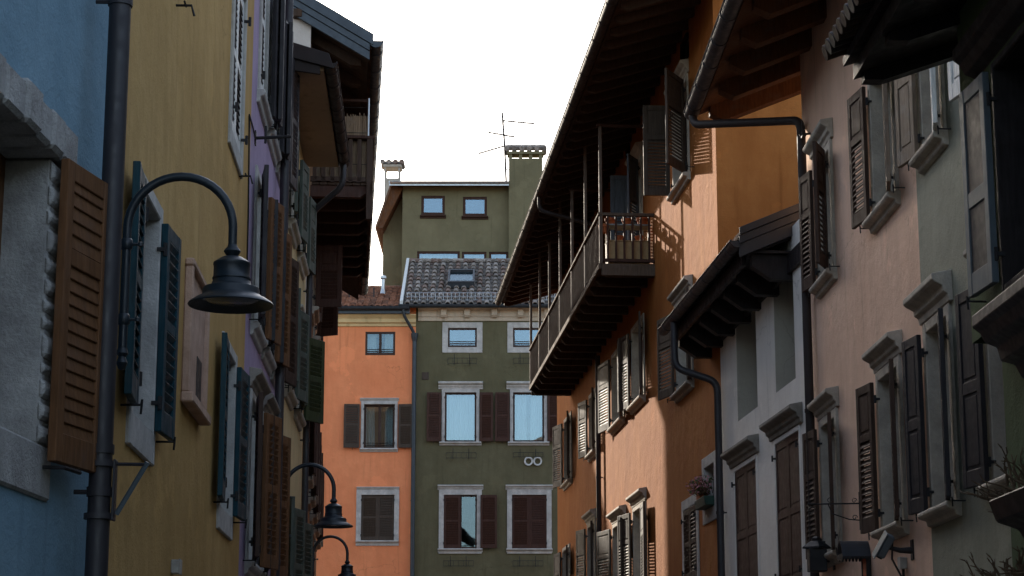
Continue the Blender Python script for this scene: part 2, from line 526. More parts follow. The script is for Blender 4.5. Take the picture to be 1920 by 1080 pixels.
def window(root, rc, t=0.12, proj=0.025, rev=0.28, mat='stone', wood_mat='frame', hood_mat=None, hood_k=1.0, sill_mat='same', ext=0.08,
           sh=None, panes=2, glass_mat='glass', curtain=None, rail=False, label=None, tb=None, rim=0.055, sill_k=1.0, gap=0.0):
    """window frame (a part of the house) with pane, stone surround, hood, sill, shutters as its pieces.
       returns the hole to cut"""
    u0, u1, z0, z1 = rc
    tb = t if tb is None else tb
    mb = MB()
    y0, y1 = rev - 0.09, rev - 0.02
    mb.box(u0, u0 + rim, y0, y1, z0, z1); mb.box(u1 - rim, u1, y0, y1, z0, z1)
    mb.box(u0 + rim, u1 - rim, y0, y1, z1 - rim, z1); mb.box(u0 + rim, u1 - rim, y0, y1, z0, z0 + rim * 1.3)
    for k in range(1, panes):
        c = u0 + (u1 - u0) * k / panes
        mb.box(c - .045, c + .045, y0 - .004, y1 - .003, z0 + rim * 1.3, z1 - rim)
    if rail:
        mb.box(u0 + rim, u1 - rim, y0 - .03, y0 - .005, z0 + .12, z0 + .145)
        mb.box(u0 + rim, u1 - rim, y0 - .03, y0 - .005, z0 + .2, z0 + .215)
    win = mb.build('window', wood_mat, root, bevel=0.006, label=label)
    MB().box(u0 + rim * .6, u1 - rim * .6, y0 + .03, y0 + .042, z0 + rim * .6, z1 - rim * .6).build('pane', glass_mat, win)
    if curtain:
        m = MB(); n = 40; yc = rev + 0.12
        vs = []; uu0, uu1 = u0 - .02, u1 + .02
        for i in range(n + 1):
            x = uu0 + (uu1 - uu0) * i / n
            if gap and abs(i / n - .5) < gap / 2: vs += [(x, yc, z0 - .02), (x, yc, z0 - .019)]; continue
            yy = yc + 0.018 * math.sin(i * 1.9) + 0.01 * math.sin(i * 0.83)
            vs += [(x, yy, z0 - .02), (x, yy, z1 + .02)]
        m.add(vs, [(2 * i, 2 * i + 2, 2 * i + 3, 2 * i + 1) for i in range(n)])
        m.build('curtain', curtain, win, smooth=True)
    hole = rc
    if t > 0:
        m = MB()
        m.box(u0 - t, u0, -proj, rev, z0 - tb, z1 + t); m.box(u1, u1 + t, -proj, rev, z0 - tb, z1 + t)
        m.box(u0, u1, -proj + .002, rev, z1, z1 + t)
        if tb > 0: m.box(u0, u1, -proj + .002, rev, z0 - tb, z0)
        m.build('stone_surround', mat, win, bevel=0.008)
        hole = (u0 - t, u1 + t, z0 - tb, z1 + t)
    if hood_mat:
        hood(win, u0 - t - ext, u1 + t + ext, z1 + t + 0.002, hood_mat, hood_k)
    if sill_mat:
        sill(win, u0 - t - ext * .6, u1 + t + ext * .6, z0 + .004 - (0 if tb else 0), mat if sill_mat == 'same' else sill_mat, sill_k)
    if sh:
        for d in sh:
            side, ang, kind, smat = d[:4]
            ex = d[4] if len(d) > 4 else {}
            w = ex.get('w', (u1 - u0) / 2 - .004)
            ua = u0 + .004 if side == 'L' else u1 - .004
            if ang < 20:
                yh = ex.get('y', 0.03)
            else:
                yh = -proj - ex.get('y', 0.055)
                ua += -.01 if side == 'L' else .01
            shutter(win, side, ua + ex.get('du', 0), yh, z0 + .012 + ex.get('dz', 0), z1 - .012 + ex.get('dh', 0), w, ang, kind, smat, ex.get('slat'), ex.get('label'))
        for d in sh:
            side, ang = d[0], d[1]
            w = (u1 - u0) / 2
            e = u0 if side == 'L' else u1
            if ang > 140:
                uo = e + (-1 if side == 'L' else 1) * w * 0.7
                iron(win, 'shutter_stay', (uo, 0, z0 - .012))
            for zz in (z0 + .18, z1 - .18):
                iron(win, 'hinge', (e, -proj, zz))
    return hole

def gutter(parent, u0, u1, y, z, r, mat='brownpipe', seg=0.9, ring=True):
    """half-round channel with bracket straps"""
    mb = MB(); n = 10
    def arc(rad, us):
        return [(us, y + rad * math.cos(math.pi + math.pi * k / n), z + rad * math.sin(math.pi + math.pi * k / n)) for k in range(n + 1)]
    for a, b in ((r, 0), (r - .012, 1)):
        A, B = arc(a, u0), arc(a, u1)
        fs = [(k, k + 1, n + 2 + k, n + 1 + k) for k in range(n)]
        mb.add(A + B, fs if b == 0 else [f[::-1] for f in fs])
    for uu in (u0, u1):
        mb.add(arc(r, uu), [tuple(range(n + 1))])
    # rolled front lip and straps
    mb.tube([(u0, y - r, z + .006), (u1, y - r, z + .006)], .013, 6)
    if ring:
        k = int((u1 - u0) / seg)
        for i in range(k + 1):
            uu = u0 + (i + 0.5) * (u1 - u0) / (k + 1)
            for du in (0.0,):
                A, B = arc(r + .008, uu - .014), arc(r + .008, uu + .014)
                mb.add(A + B, [(j, j + 1, n + 2 + j, n + 1 + j) for j in range(n)])
                A2, B2 = arc(r + .0, uu - .014), arc(r + .0, uu + .014)
                mb.add(A + A2, [(j, j + 1, n + 2 + j, n + 1 + j) for j in range(n)])
                mb.add(B + B2, [(j, j + 1, n + 2 + j, n + 1 + j) for j in range(n)])
    return mb.build('gutter', mat, parent, smooth=True)

def eave_roof(root, u0, u1, oh, ze, pitch, depth, soffit='timber', tile='bigtile', rafter=0.7, rw=0.11, rh=0.15, th=0.10, gut=None, gmat='brownpipe', rafter_mat=None, r_in=0.5):
    """two-slope roof over a house: tiles on boards, rafters below, gutter along the street eave. ze = underside of boards at the eave edge"""
    tp = math.tan(R(pitch))
    mid = depth / 2
    rz = ze + (mid + oh) * tp
    mb = MB()
    pr = [(-oh, ze), (mid, rz), (depth + oh, ze), (depth + oh, ze + th), (mid, rz + th), (-oh, ze + th)]
    mb.prism(pr, u0, u1, 0)
    pr2 = [(-oh - .06, ze + th + .002), (mid, rz + th + .002), (depth + oh + .06, ze + th + .002), (depth + oh + .06, ze + th + .07), (mid, rz + th + .08), (-oh - .06, ze + th + .07)]
    mb.prism(pr2, u0 - .03, u1 + .03, 1)
    roof = mb.build('roof', [soffit, tile], root)
    if rafter:
        n = max(2, int(round((u1 - u0) / rafter)))
        me = None
        for i in range(n + 1):
            uu = u0 + .08 + (u1 - u0 - .16) * i / n
            if me is None:
                m = MB()
                y1 = r_in
                m.prism([(-oh + .05, ze - .003 + .05 * tp - rh * .55), (-oh + .05, ze - .003 + .05 * tp), (y1, ze - .003 + (y1 + oh) * tp), (y1, ze - .003 + (y1 + oh) * tp - rh), (-oh + .18, ze - .003 + .18 * tp - rh)], -rw / 2, rw / 2)
                me = m.mesh('rafter', rafter_mat or soffit)
            o = bpy.data.objects.new('rafter', me); COL.objects.link(o); o.parent = roof
            o.location = (uu, 0, 0)
    if gut:
        gutter(roof, u0 - .05, u1 + .05, -oh - .06 - gut * .4, ze + th * .4, gut, gmat)
    return roof

def pipe_part(root, pts, r, mat='pipe', straps=(), name='drainpipe', n=12):
    mb = MB()
    mb.tube(pts, r, n)
    for (p, d) in straps:
        p = Vector(p)
        mb.tube([p - Vector((0, 0, .022)), p + Vector((0, 0, .022))], r * 1.14, n)
        mb.tube([p, p + Vector((0, d, 0))], .012, 6)
    return mb.build(name, mat, root, smooth=True)

def bend(p, a, b, r=0.12, n=5):
    """rounded corner at p between directions from a and to b"""
    p, a, b = Vector(p), Vector(a), Vector(b)
    d1 = (a - p).normalized() * r; d2 = (b - p).normalized() * r
    out = []
    for i in range(n + 1):
        t = i / n
        out.append((1 - t) ** 2 * (p + d1) + 2 * t * (1 - t) * p + t * t * (p + d2))
    return out

def rounded(pts, r=0.12):
    out = [Vector(pts[0])]
    for i in range(1, len(pts) - 1):
        out += bend(pts[i], pts[i - 1], pts[i + 1], r)
    out.append(Vector(pts[-1]))
    return out

# ================================================================== SETTING
def street_line(x0, m): return lambda Y: (x0 + m * Y, Y)
LL = street_line(-1.63, -0.0437)      # left row
RR = street_line(5.65, -0.0824)       # ochre and white houses
PP = street_line(4.20, -0.0232)       # pink and grey green houses
DD = street_line(3.345, -0.0232)      # deep green house, nearest on the right
BY = 70.0                             # end of the street

mb = MB(); mb.add([(-300, -300, -0.02), (300, -300, -0.02), (300, 600, -0.02), (-300, 600, -0.02)], [(0, 1, 2, 3)])
structure(mb.build('ground', 'earth'))
mb = MB()
pl, pr = [], []
for Y in (-16, 0, 10, 20, 30, 45, 54, 69.9):
    xl = LL(Y)[0] if Y < 28 else -3.0 - .0824 * (Y - 29)
    xr = DD(Y)[0] if Y < 12.5 else (PP(Y)[0] if Y < 24.4 else RR(Y)[0])
    if Y > 55: xl, xr = -6, 3
    pl.append((xl + .02, Y, 0)); pr.append((xr - .02, Y, 0))
n = len(pl)
mb.add(pl + pr, [(i, n + i, n + i + 1, i + 1) for i in range(n - 1)])
structure(mb.build('street', 'asphalt'))

# ================================================================== LEFT ROW
# ---- blue house
BL = lambda Y: (LL(10.1)[0] + 0.0515 * (Y - 10.1), Y)      # the blue front is turned a little
fb = Face(BL(-4), BL(10.1))
H = house('light blue plastered house with rough stone window, nearest on the left', fb)
u1, zt = fb.hit(92, 295)[0], fb.hit(90, 295)[1]
zb = fb.hit(80, 838)[1]
u0 = u1 - 1.05
jw = fb.hit(118, 600)[0] - fb.hit(92, 600)[0]
hole = (u0 - jw, u1 + jw, zb - .24, zt + .2)
wall(H, 'blue', 0, fb.L, 8.4, [hole])
mb = MB()
for a, b in ((u0, u0 + .07), (u1 - .07, u1)):
    mb.box(a, b, .2, .28, zb, zt)
mb.box(u0 + .07, u1 - .07, .2, .28, zt - .07, zt); mb.box(u0 + .07, u1 - .07, .2, .28, zb, zb + .08)
mb.box((u0 + u1) / 2 - .05, (u0 + u1) / 2 + .05, .197, .277, zb + .08, zt - .07)
win = mb.build('window', 'brown', H, bevel=.006)
MB().box(u0 + .05, u1 - .05, .235, .245, zb + .05, zt - .05).build('pane', 'dullglass', win)
mb = MB()
mb.box(u0 - jw, u0, -.02, .22, zb, zt); mb.box(u1, u1 + jw - .03, -.012, .22, zb, zt)
z = zb; k = 0
while z < zt - .02:
    h = min(random.uniform(.07, .13), zt - z)
    a, b = u1 + random.uniform(-.004, .012), u1 + jw + random.uniform(-.03, .0)
    d = random.uniform(.022, .034)
    mb.prism([(.0, z + .004), (-d, z + .018), (-d - .006, z + h * .5), (-d, z + h - .02), (.0, z + h - .004)], a - .012, b)
    z += h
mb.box(u0 - jw, u1 + jw - .02, -.02, .22, zb - .24, zb)
s_ = mb.build('stone_surround', 'roughstone', win, bevel=.022)
mb = MB()
x = u0 - jw - .1
while x < u1 + jw + .02:
    w = random.uniform(.18, .3)
    mb.box(x, min(x + w, u1 + jw + .04), -.055 - random.uniform(0, .02), .22, zt + .002, zt + .2 + random.uniform(-.015, .01))
    x += w + .001
mb.build('lintel', 'roughstone', win, bevel=.02)
zs1 = fb.hit(125, 302, -.06)[1]; zs0 = fb.hit(93, 865, -.06)[1]
us = fb.hit(110, 560, -.07)[0]
shutter(win, 'R', us, -.07, zs0, zs1, .5, 171.5, 'clapboard', 'brown')
mb = MB()
mb.tube([(us + .05, .02, zs0 - .02), (us + .05, -.12, zs0 - .025), (us + .2, -.15, zs0 - .03)], .010, 6)
mb.build('shutter_stay', 'iron', win)
eave_roof(H, 0, fb.L, .35, 8.35, 20, 8, rafter=.9)

# ---- yellow house
fy = Face(LL(10.1), LL(18.05))
H = house('ochre yellow house with teal louvred shutters, second on the left', fy)
rA = (fy.hit(248, 600)[0], fy.hit(288, 600)[0], fy.hit(286, 818)[1], fy.hit(288, 400)[1])
rB = (fy.hit(414, 760)[0], fy.hit(436, 760)[0], rA[2], rA[3])
zu = fy.hit(450, 302)[1]
TE = {'y': .022}
tealsh = [('L', 177, 'louvre', 'teal', {'y': .022, 'du': -.1}), ('R', 176, 'louvre', 'teal', TE)]
holes = []
holes.append(window(H, rA, t=.09, tb=.19, sill_mat=None, sh=tealsh))
holes.append(window(H, rB, t=.09, tb=.19, sill_mat=None, sh=tealsh))
for r in (rA, rB):
    holes.append(window(H, (r[0], r[1], zu, zu + 1.45), t=.09, tb=.15, sill_mat=None,
        sh=[('L', 0, 'louvre', 'whitewood', {'slat': 'navy', 'y': .02}), ('R', 0, 'louvre', 'whitewood', {'slat': 'navy', 'y': .02})]))  # white frame colour stands in for sky sheen on teal paint
for r in (rA, rB):
    holes.append(window(H, (r[0], r[1], .75, 2.0), t=.09, sill_mat=None, sh=[('L', 0, 'louvre', 'teal', {'y': .05}), ('R', 0, 'louvre', 'teal', {'y': .05})]))
wall(H, 'yellow', 0, fy.L, 9.0, holes)
eave_roof(H, 0, fy.L, .35, 8.95, 20, 8, rafter=.9)
# big downpipe on the joint between blue and yellow
pu = fy.hit(203, 540, -.11)[0]
pipe_part(H, [(pu, -.11, 0), (pu, -.11, 8.9)], .054, 'pipe',
    [((pu, -.11, fy.hit(222, z_)[1]), .12) for z_ in (88, 902, 975)])
# iron shutter hooks on the yellow wall
for (px, py) in ((330, 10), (448, 330)):
    a, z_ = fy.hit(px, py); hk = MB()
    hk.tube([(a, .02, z_), (a, -.1, z_), (a, -.12, z_ - .07)], .009, 6); hk.tube([(a - .05, -.06, z_ + .01), (a + .05, -.06, z_ + .01)], .007, 6)
    hk.build('shutter_hook', 'iron', H)

# marble plaque
ua, ub = fy.hit(342, 640)[0], fy.hit(377, 640)[0]
z0, z1 = fy.hit(366, 790)[1], fy.hit(379, 545)[1]
T = thing('wall_plaque', 'tall pinkish marble plaque framed in stone between the teal shuttered windows', 'plaque', fy.world(ua, 0, z0), fy.ang)
w, h = ub - ua, z1 - z0
MB().box(.05, w - .05, -.03, 0, .07, h - .05).build('slab', 'pinkstone', T, bevel=.004)
m = MB(); m.box(0, .05, -.06, 0, .07, h - .05); m.box(w - .05, w, -.06, 0, .07, h - .05); m.box(-.01, w + .01, -.065, 0, h - .05, h); m.box(-.02, w + .02, -.09, 0, 0, .07)
fr = m.build('frame', 'pinkstone', T, bevel=.01)
m = MB(); m.box(w * .55, w * .82, -.034, -.029, .1, .42); m.build('slot', 'iron', T)
# junction box low on the yellow wall
a, z_ = fy.hit(320, 1062)
T = thing('junction_box', 'small pale square junction box low on the yellow wall', 'junction box', fy.world(a, 0, z_ - .045), fy.ang)
m = MB(); m.box(0, .1, -.055, 0, 0, .09); m.build('box', 'plastic', T, bevel=.006)
m = MB(); m.box(-.004, .104, -.062, -.05, -.004, .094); m.build('lid', 'plastic', T, bevel=.003)
# empty metal bracket strapped to the downpipe
P0 = fy.world(pu, -.11, 0)
zt_, zb_ = fy.hit(230, 903, -.11)[1], fy.hit(200, 978, -.11)[1]
T = thing('pipe_bracket', 'empty triangular metal bracket strapped to the big downpipe', 'bracket', (P0.x, P0.y, zb_), 0)
hh = zt_ - zb_
m = MB(); m.box(.062, .075, -.03, .03, -.02, hh + .02); m.build('back_plate', 'pipe', T, bevel=.003)
m = MB(); m.tube([(.07, 0, hh), (.215, -.03, hh - .005)], .009, 6); m.build('arm', 'pipe', T)
m = MB(); m.tube([(.082, 0, .01), (.225, -.03, hh + .005)], .013, 4); m.build('strut', 'steel', T)
for zz in (hh, 0):
    m = MB(); m.tube([(0, 0, zz - .014), (0, 0, zz + .014)], .069, 14); m.build('strap', 'pipe', T, smooth=True)

# ---- lilac house
fl = Face(LL(18.05), LL(22.64))
H = house('lilac plastered house with dark and brown shutters, third on the left', fl)
zt0 = fl.hit(491, 125, -.1)[1]; zm0 = fl.hit(484, 588, -.1)[1]
zl1 = fl.hit(486, 722, -.08)[1]; zl0 = fl.hit(476, 1052, -.08)[1]
wc = [1.05, 2.35, 3.62]
holes = []
for i, c in enumerate(wc):
    r = (c - .4, c + .4)
    if i == 0:
        holes.append(window(H, (*r, zt0, zt0 + 1.5), t=.08, sill_k=.6, sh=[('L', 0, 'louvre', 'whitewood', {'slat': 'navy', 'y': .0}), ('R', 172, 'louvre', 'navy')]))  # white frame here is painted-in sky light
    else:
        holes.append(window(H, (*r, zt0, zt0 + 1.5), t=.08, sill_k=.6, sh=[('L', 170, 'louvre', 'navy'), ('R', 172, 'louvre', 'navy')]))
    holes.append(window(H, (*r, zm0, zm0 + 1.45), t=.08, sill_k=.6, sh=[('L', 172, 'louvre', 'navy'), ('R', 166, 'louvre', 'brown' if i < 2 else 'darkbrown')]))
    if i < 2:
        rr = (r[0] + .05 + i * .15, r[1] + .1 + i * .15)
        holes.append(window(H, (*rr, zl0, zl1 - .12), t=.08, sill_k=.6, hood_k=.8, hood_mat='mouldstone', sh=[('L', 172, 'louvre', 'darkbrown'), ('R', 164, 'louvre', 'brown')]))
wall(H, 'lilac', 0, fl.L, 10.2, holes)
eave_roof(H, 0, fl.L, .35, 10.15, 20, 8, rafter=.9)
pu = fl.hit(531, 450, -.1)[0]
pipe_part(H, [(pu, -.1, 0), (pu, -.1, 10.2)], .05, 'pipe', [((pu, -.1, q), .11) for q in (3.2, 5.6, 8.0)])
m = MB()
pts = [fl.hit(465, 215), fl.hit(463, 400), fl.hit(460, 520)]
m.tube([(u, -.012, z_) for u, z_ in pts] , .008, 5)
p2 = [fl.hit(465, 215), fl.hit(472, 240), fl.hit(477, 262)]
m.tube([(u, -.012, z_) for u, z_ in p2], .008, 5)
m.build('wall_cable', 'cable', H)
# iron bar bracket sticking out of the lilac wall
a, z_ = fl.hit(478, 259)
T = thing('iron_bracket', 'black iron bar bracket with an upright pin sticking out of the lilac wall', 'bracket', fl.world(a, 0, z_), fl.ang)
m = MB(); m.tube([(0, 0, 0), (0, -.34, .02)], .016, 8); m.build('bar', 'iron', T)
m = MB(); m.tube([(0, -.1, -.05), (0, -.1, .12)], .012, 6); m.build('pin', 'iron', T)
m = MB(); m.box(-.04, .04, -.012, 0, -.07, .07); m.build('wall_plate', 'iron', T, bevel=.003)

# ---- cream house
fc = Face(LL(22.64), LL(27.0))
H = house('cream plastered house with sage green shutters and a smooth plastered eave', fc)
zu0 = fc.hit(553, 408, -.08)[1]; zm0 = fc.hit(545, 722, -.08)[1]; zm1 = fc.hit(551, 525, -.08)[1]
holes = []
for i, c in enumerate((1.2, 3.0)):
    r = (c - .42, c + .42)
    holes.append(window(H, (*r, zu0, zu0 + 1.0), t=.09, mat='warmstone', sill_k=.7, sh=[('L', 176, 'panel_louvre', 'sage'), ('R', 172, 'panel_louvre', 'sage')]))
    holes.append(window(H, (*r, zm0, zm1 - .15), t=.09, mat='warmstone', hood_mat='warmstone', hood_k=.6, sill_k=.7, sh=[('L', 168, 'louvre', 'sage'), ('R', 150 if i else 166, 'louvre', 'mossy' if i else 'sage')]))
    holes.append(window(H, (*r, zm0 - 2.75, zm0 - 1.3), t=.09, mat='warmstone', sh=[('L', 170, 'louvre', 'sage'), ('R', 166, 'louvre', 'sage')]))
zs = fc.hit(605, 140, -.42)[1]
wall(H, 'cream', 0, fc.L, zs - .02, holes)
# eave: plastered soffit, fascia, tiles, gutter with elbow
us0, us1 = fc.hit(605, 140, -.42)[0] - .15, fc.hit(630, 362, -.42)[0] + .1
m = MB()
m.prism([(0.3, zs), (-.44, zs), (-.44, zs + .06), (.3, zs + .06)], us0, us1, 0)
m.prism([(-.46, zs + .062), (4, zs + 1.6), (8.5, zs + .1), (8.5, zs + .2), (4, zs + 1.72), (-.5, zs + .16)], us0 - .05, us1, 1)
roof = m.build('roof', ['soffit', 'bigtile'], H)
m = MB()
m.poly([(us0 - .09, -.56, zs + .0), (us0 - .09, 0.6, zs + .30), (us0 - .09, .6, zs + .52), (us0 - .09, -.5, zs + .18)], (.03, 0, 0))
m.poly([(us0 - .055, -.4, zs - .06), (us0 - .055, .6, zs + .08), (us0 - .055, .6, zs + .32), (us0 - .055, -.4, zs + .05)], (.04, 0, 0))
m.build('rake_board', 'brownpipe', roof, bevel=.004)
gy = -.44 - .075
gutter(roof, us0 - .06, us1 + .06, gy, zs + .075, .075, 'brownpipe', .5)
pipe_part(H, rounded([(us1 - .1, gy, zs + .03), (us1 - .1, gy, zs - .28), (us1 + .1, -.08, zs - .62), (us1 + .1, -.08, 0)], .12), .042, 'pipe', [((us1 + .1, -.08, q), .09) for q in (3, 5.2, 7.2)])

# ---- timber balcony house on the left, further away
def LF(Y): return (-3.0 - .0824 * (Y - 29), Y)
ff = Face(LF(28.6), LF(45))
H = house('tall dark timbered house with a covered wooden balcony on the left', ff)
sh90 = lambda a, b: [('L', a, 'panel_louvre', 'redbrown'), ('R', b, 'panel_louvre', 'redbrown')]
holes = []
# the brown shutter seen full face
ux, zx1 = ff.hit(585, 460); _, zx0 = ff.hit(585, 611)
holes.append(window(H, (ux, ux + .85, zx0, zx1), t=.1, mat='warmstone', sh=[('L', 97, 'panel_louvre', 'redbrown'), ('R', 170, 'panel_louvre', 'redbrown')]))
holes.append(window(H, (ux + 2.6, ux + 3.4, zx0, zx1), t=.1, mat='warmstone', sh=[('L', 120, 'panel_louvre', 'redbrown'), ('R', 170, 'panel_louvre', 'redbrown')]))
for uu in (1.2, 4.0, 6.8, 9.6, 12.4):
    for zq in (5.1, 2.3):
        holes.append(window(H, (uu, uu + .85, zq, zq + 1.4), t=.1, mat='warmstone', sh=sh90(168, 170)))
TW = 12.4
wall(H, 'brownwall', 0, ff.L, TW, holes, name='wall')
# pale gable end facing the viewer, plastered separately, 3 mm proud
# roof with metal rake
rp = Vector((0, 0, 0))
Yr = 27.9
xe, zE = atY(712, 58, Yr)
ue, ye = (Vector((xe, Yr, 0)) - ff.o).dot(ff.U), (Vector((xe, Yr, 0)) - ff.o).dot(ff.V)
xk, zK = atY(612, 0, Yr)
slope = (zK - zE) / abs(xk - xe)
pitch = math.degrees(math.atan(slope * .98))
oh = -ye - .16
th = math.tan(R(pitch))
ur = ue
m = MB()
ze = zE - .36
mid = 3.4
m.prism([(-oh, ze), (mid, ze + (mid + oh) * th), (8.5, ze + (mid + oh) * th - (8.5 - mid) * th), (8.5, ze + (mid + oh) * th - (8.5 - mid) * th + .1), (mid, ze + (mid + oh) * th + .1), (-oh, ze + .1)], ur + .06, ff.L + .3, 0)
m.prism([(-oh - .05, ze + .103), (mid, ze + (mid + oh + .05) * th + .103), (8.5, ze + (mid + oh) * th - (8.5 - mid) * th + .103), (8.5, ze + (mid + oh) * th - (8.5 - mid) * th + .25), (mid, ze + (mid + oh + .05) * th + .25), (-oh - .05, ze + .25)], ur + .06, ff.L + .3, 1)
roof = m.build('roof', ['timber', 'bigtile'], H)
m = MB()
def rake(z0, z1, off, d, y0=-oh - .02):
    m.poly([(ur + off, y0, ze + z0 + (y0 + oh) * th), (ur + off, mid, ze + z0 + (mid + oh) * th), (ur + off, mid, ze + z1 + (mid + oh) * th), (ur + off, y0, ze + z1 + (y0 + oh) * th)], (d, 0, 0))
rake(-.07, .06, 0.0, .058); rake(.062, .17, -.02, .078); rake(.172, .34, -.045, .105, -oh - .07)
m.build('rake_flashing', 'flash', roof, bevel=.004)
gutter(roof, ur - .03, ff.L + .3, -oh - .11, ze + .2, .1, 'flash', .8)
me = None
for i in range(16):
    uu = ur + .5 + i * .95
    if me is None:
        q = MB(); q.prism([(-oh + .1, ze - .003 + .1 * th), (-oh + .1, ze - .09 + .1 * th), (-oh + .25, ze - .17 + .25 * th), (.6, ze - .17 + (.6 + oh) * th), (.6, ze - .003 + (.6 + oh) * th)], -.07, .07)
        me = q.mesh('rafter', 'timber')
    o = bpy.data.objects.new('rafter', me); COL.objects.link(o); o.parent = roof; o.location = (uu, 0, 0)
m = MB(); a, z_ = ff.hit(562, 28); zp0, zp1 = atY(562, 40, 28.0)[1], atY(562, 25, 28.0)[1]; m.box(ur - .02, .1, .13, .26, zp0, zp1); m.build('purlin', 'timber', roof, bevel=.01)
m = MB(); m.box(ur + .1, 0, .0, 8, 6, TW); m.build('gable_plaster', 'gable', H)
# balcony
Yn = 29.8
xb, zf = atY(692.5, 362, Yn)
Pb = Vector((xb, Yn, 0)) - ff.o
ub0, bd = Pb.dot(ff.U), Pb.dot(ff.V)
zr = atY(694, 256, Yn)[1]
ub1 = ub0 + 5.8
m = MB()
n = 7
for i in range(n):
    y0 = bd + .02 + i * (abs(bd) - .03) / n
    m.box(ub0, ub1, y0, y0 + (abs(bd) - .03) / n - .012, zf + .12, zf + .16)
balc = m.build('balcony', 'timber', H)
q = MB(); q.prism([(bd + .0, zf + .118), (bd + .0, zf + .04), (bd + .14, zf - .06), (0, zf - .06), (0, zf + .118)], -.07, .07)
me = q.mesh('joist', 'redbrown')
for i in range(8):
    o = bpy.data.objects.new('joist', me); COL.objects.link(o); o.parent = balc; o.location = (ub0 + .1 + i * (ub1 - ub0 - .2) / 7, 0, 0)
m = MB(); m.box(ub0 - .05, ub1 + .05, bd - .05, bd + .0, zf - .05, zf + .165); m.build('fascia', 'timber', balc, bevel=.006)
m = MB(); m.box(ub0 - .05, ub1 + .05, bd - .07, bd + .07, zr - .05, zr); m.box(ub0 - .07, ub0 + .07, bd + .071, 0, zr - .05, zr); m.build('handrail', 'redbrown', balc, bevel=.006)
for uu in (ub0, ub0 + 2.1, ub0 + 4.2, ub1):
    m = MB(); m.box(uu - .05, uu + .05, bd - .048, bd + .05, zf - (.42 if uu == ub0 else .05), zr - .05); m.build('post', 'darkbrown', balc, bevel=.006)
def balusters(parent, pts, z0, z1, r, mat):
    mm = MB()
    for (x, y) in pts: mm.box(x - r, x + r, y - r, y + r, z0, z1)
    return mm.build('railing_panel', mat, parent)
balusters(balc, [(ub0, bd + .16 + i * .135) for i in range(6)], zf + .16, zr - .05, .03, 'darkbrown')
for s0, s1 in ((ub0 + .1, ub0 + 2.0), (ub0 + 2.2, ub0 + 4.1), (ub0 + 4.3, ub1 - .1)):
    balusters(balc, [(s0 + (i + .5) * (s1 - s0) / 13, bd) for i in range(13)], zf + .16, zr - .05, .03, 'darkbrown')
m = MB(); m.box(ub0 - .03, ub0 + .03, bd + .06, 0, zf + .17, zf + .24); m.build('bottom_rail', 'darkbrown', balc)
# bamboo screen tied inside the near railing, rising above it
zz1 = atY(660, 212, Yn)[1]
T = thing('bamboo_screen', 'ragged bamboo reed screen tied to the wooden balcony railing on the left', 'screen', ff.world(ub0 + .09, bd + .05, zf + .17), ff.ang)
m = MB(); x = 0
while x < .8:
    w = random.uniform(.012, .02); hh = zz1 - zf - .17 + random.uniform(-.04, .03)
    m.tube([(random.uniform(-.004, .004), x, 0), (random.uniform(-.006, .006), x, hh)], w / 2, 5); x += w * .95
m.build('reeds', 'bamboo', T)
m = MB()
for zq in (.3, .8, 1.2): m.tube([(-.014, 0, zq), (-.014, .8, zq)], .005, 5)
m.build('tie_wire', 'iron', T)
# slim poles above the near rail
zq = atY(660, 187, Yn)[1]
m = MB(); m.box(ub0 - .02, ub0 + .02, bd + .05, 0, zq - .04, zq); m.build('upper_rail', 'redbrown', balc)
m = MB(); m.tube([(ub0, bd + .03, zr), (ub0, bd + .03, zq + .02)], .016, 8); m.build('upper_post', 'zinc', balc, smooth=True)
# added unseen mass, shaped to cast the shadow edge on the ochre house
m = MB()
pts = [(-11, 36), (-4.6, 36), (-4.9, 45.6), (-5.35, 55.2), (-11, 55.2)]
loc = [((Vector((a, b, 0)) - ff.o).dot(ff.U), (Vector((a, b, 0)) - ff.o).dot(ff.V)) for a, b in pts]
m.poly([(a, b, 0) for a, b in loc], (0, 0, 15.0)); wing = m.build('added_shade_wing', 'timber', H)
q0 = [(-4.6, 36), (-4.9, 45.6), (-5.35, 55.2)]
def wl(x, y, z):
    P = Vector((x, y, 0)) - ff.o
    return (P.dot(ff.U), P.dot(ff.V), z)
m = MB()
ring = lambda e, z: [wl(-11, 36, z)] + [wl(x + e, y + (e if y > 55 else 0), z) for x, y in q0] + [wl(-11, 55.2 + e, z)]
A_, B_, C_ = ring(.004, 14.4), ring(.55, 15.2), ring(.6, 15.7)
top = [wl(-8.2, 36, 16.6), wl(-8.2, 53, 16.6)]
n5 = 5
m.add(A_ + B_ + C_ + top, [(i, i + 1, n5 + i + 1, n5 + i) for i in range(4)] + [(n5 + i, n5 + i + 1, 2 * n5 + i + 1, 2 * n5 + i) for i in range(4)] + [(11, 12, 13, 16, 15), (13, 14, 16), (10, 11, 15), (14, 10, 15, 16), (0, 10, 14, 4), (0, 4, 3, 2, 1), (0, 1, 6, 11, 10, 5)])
m.build('wing_roof', 'bigtile', wing)  # added flared top, widens the cast shadow above the unseen mass

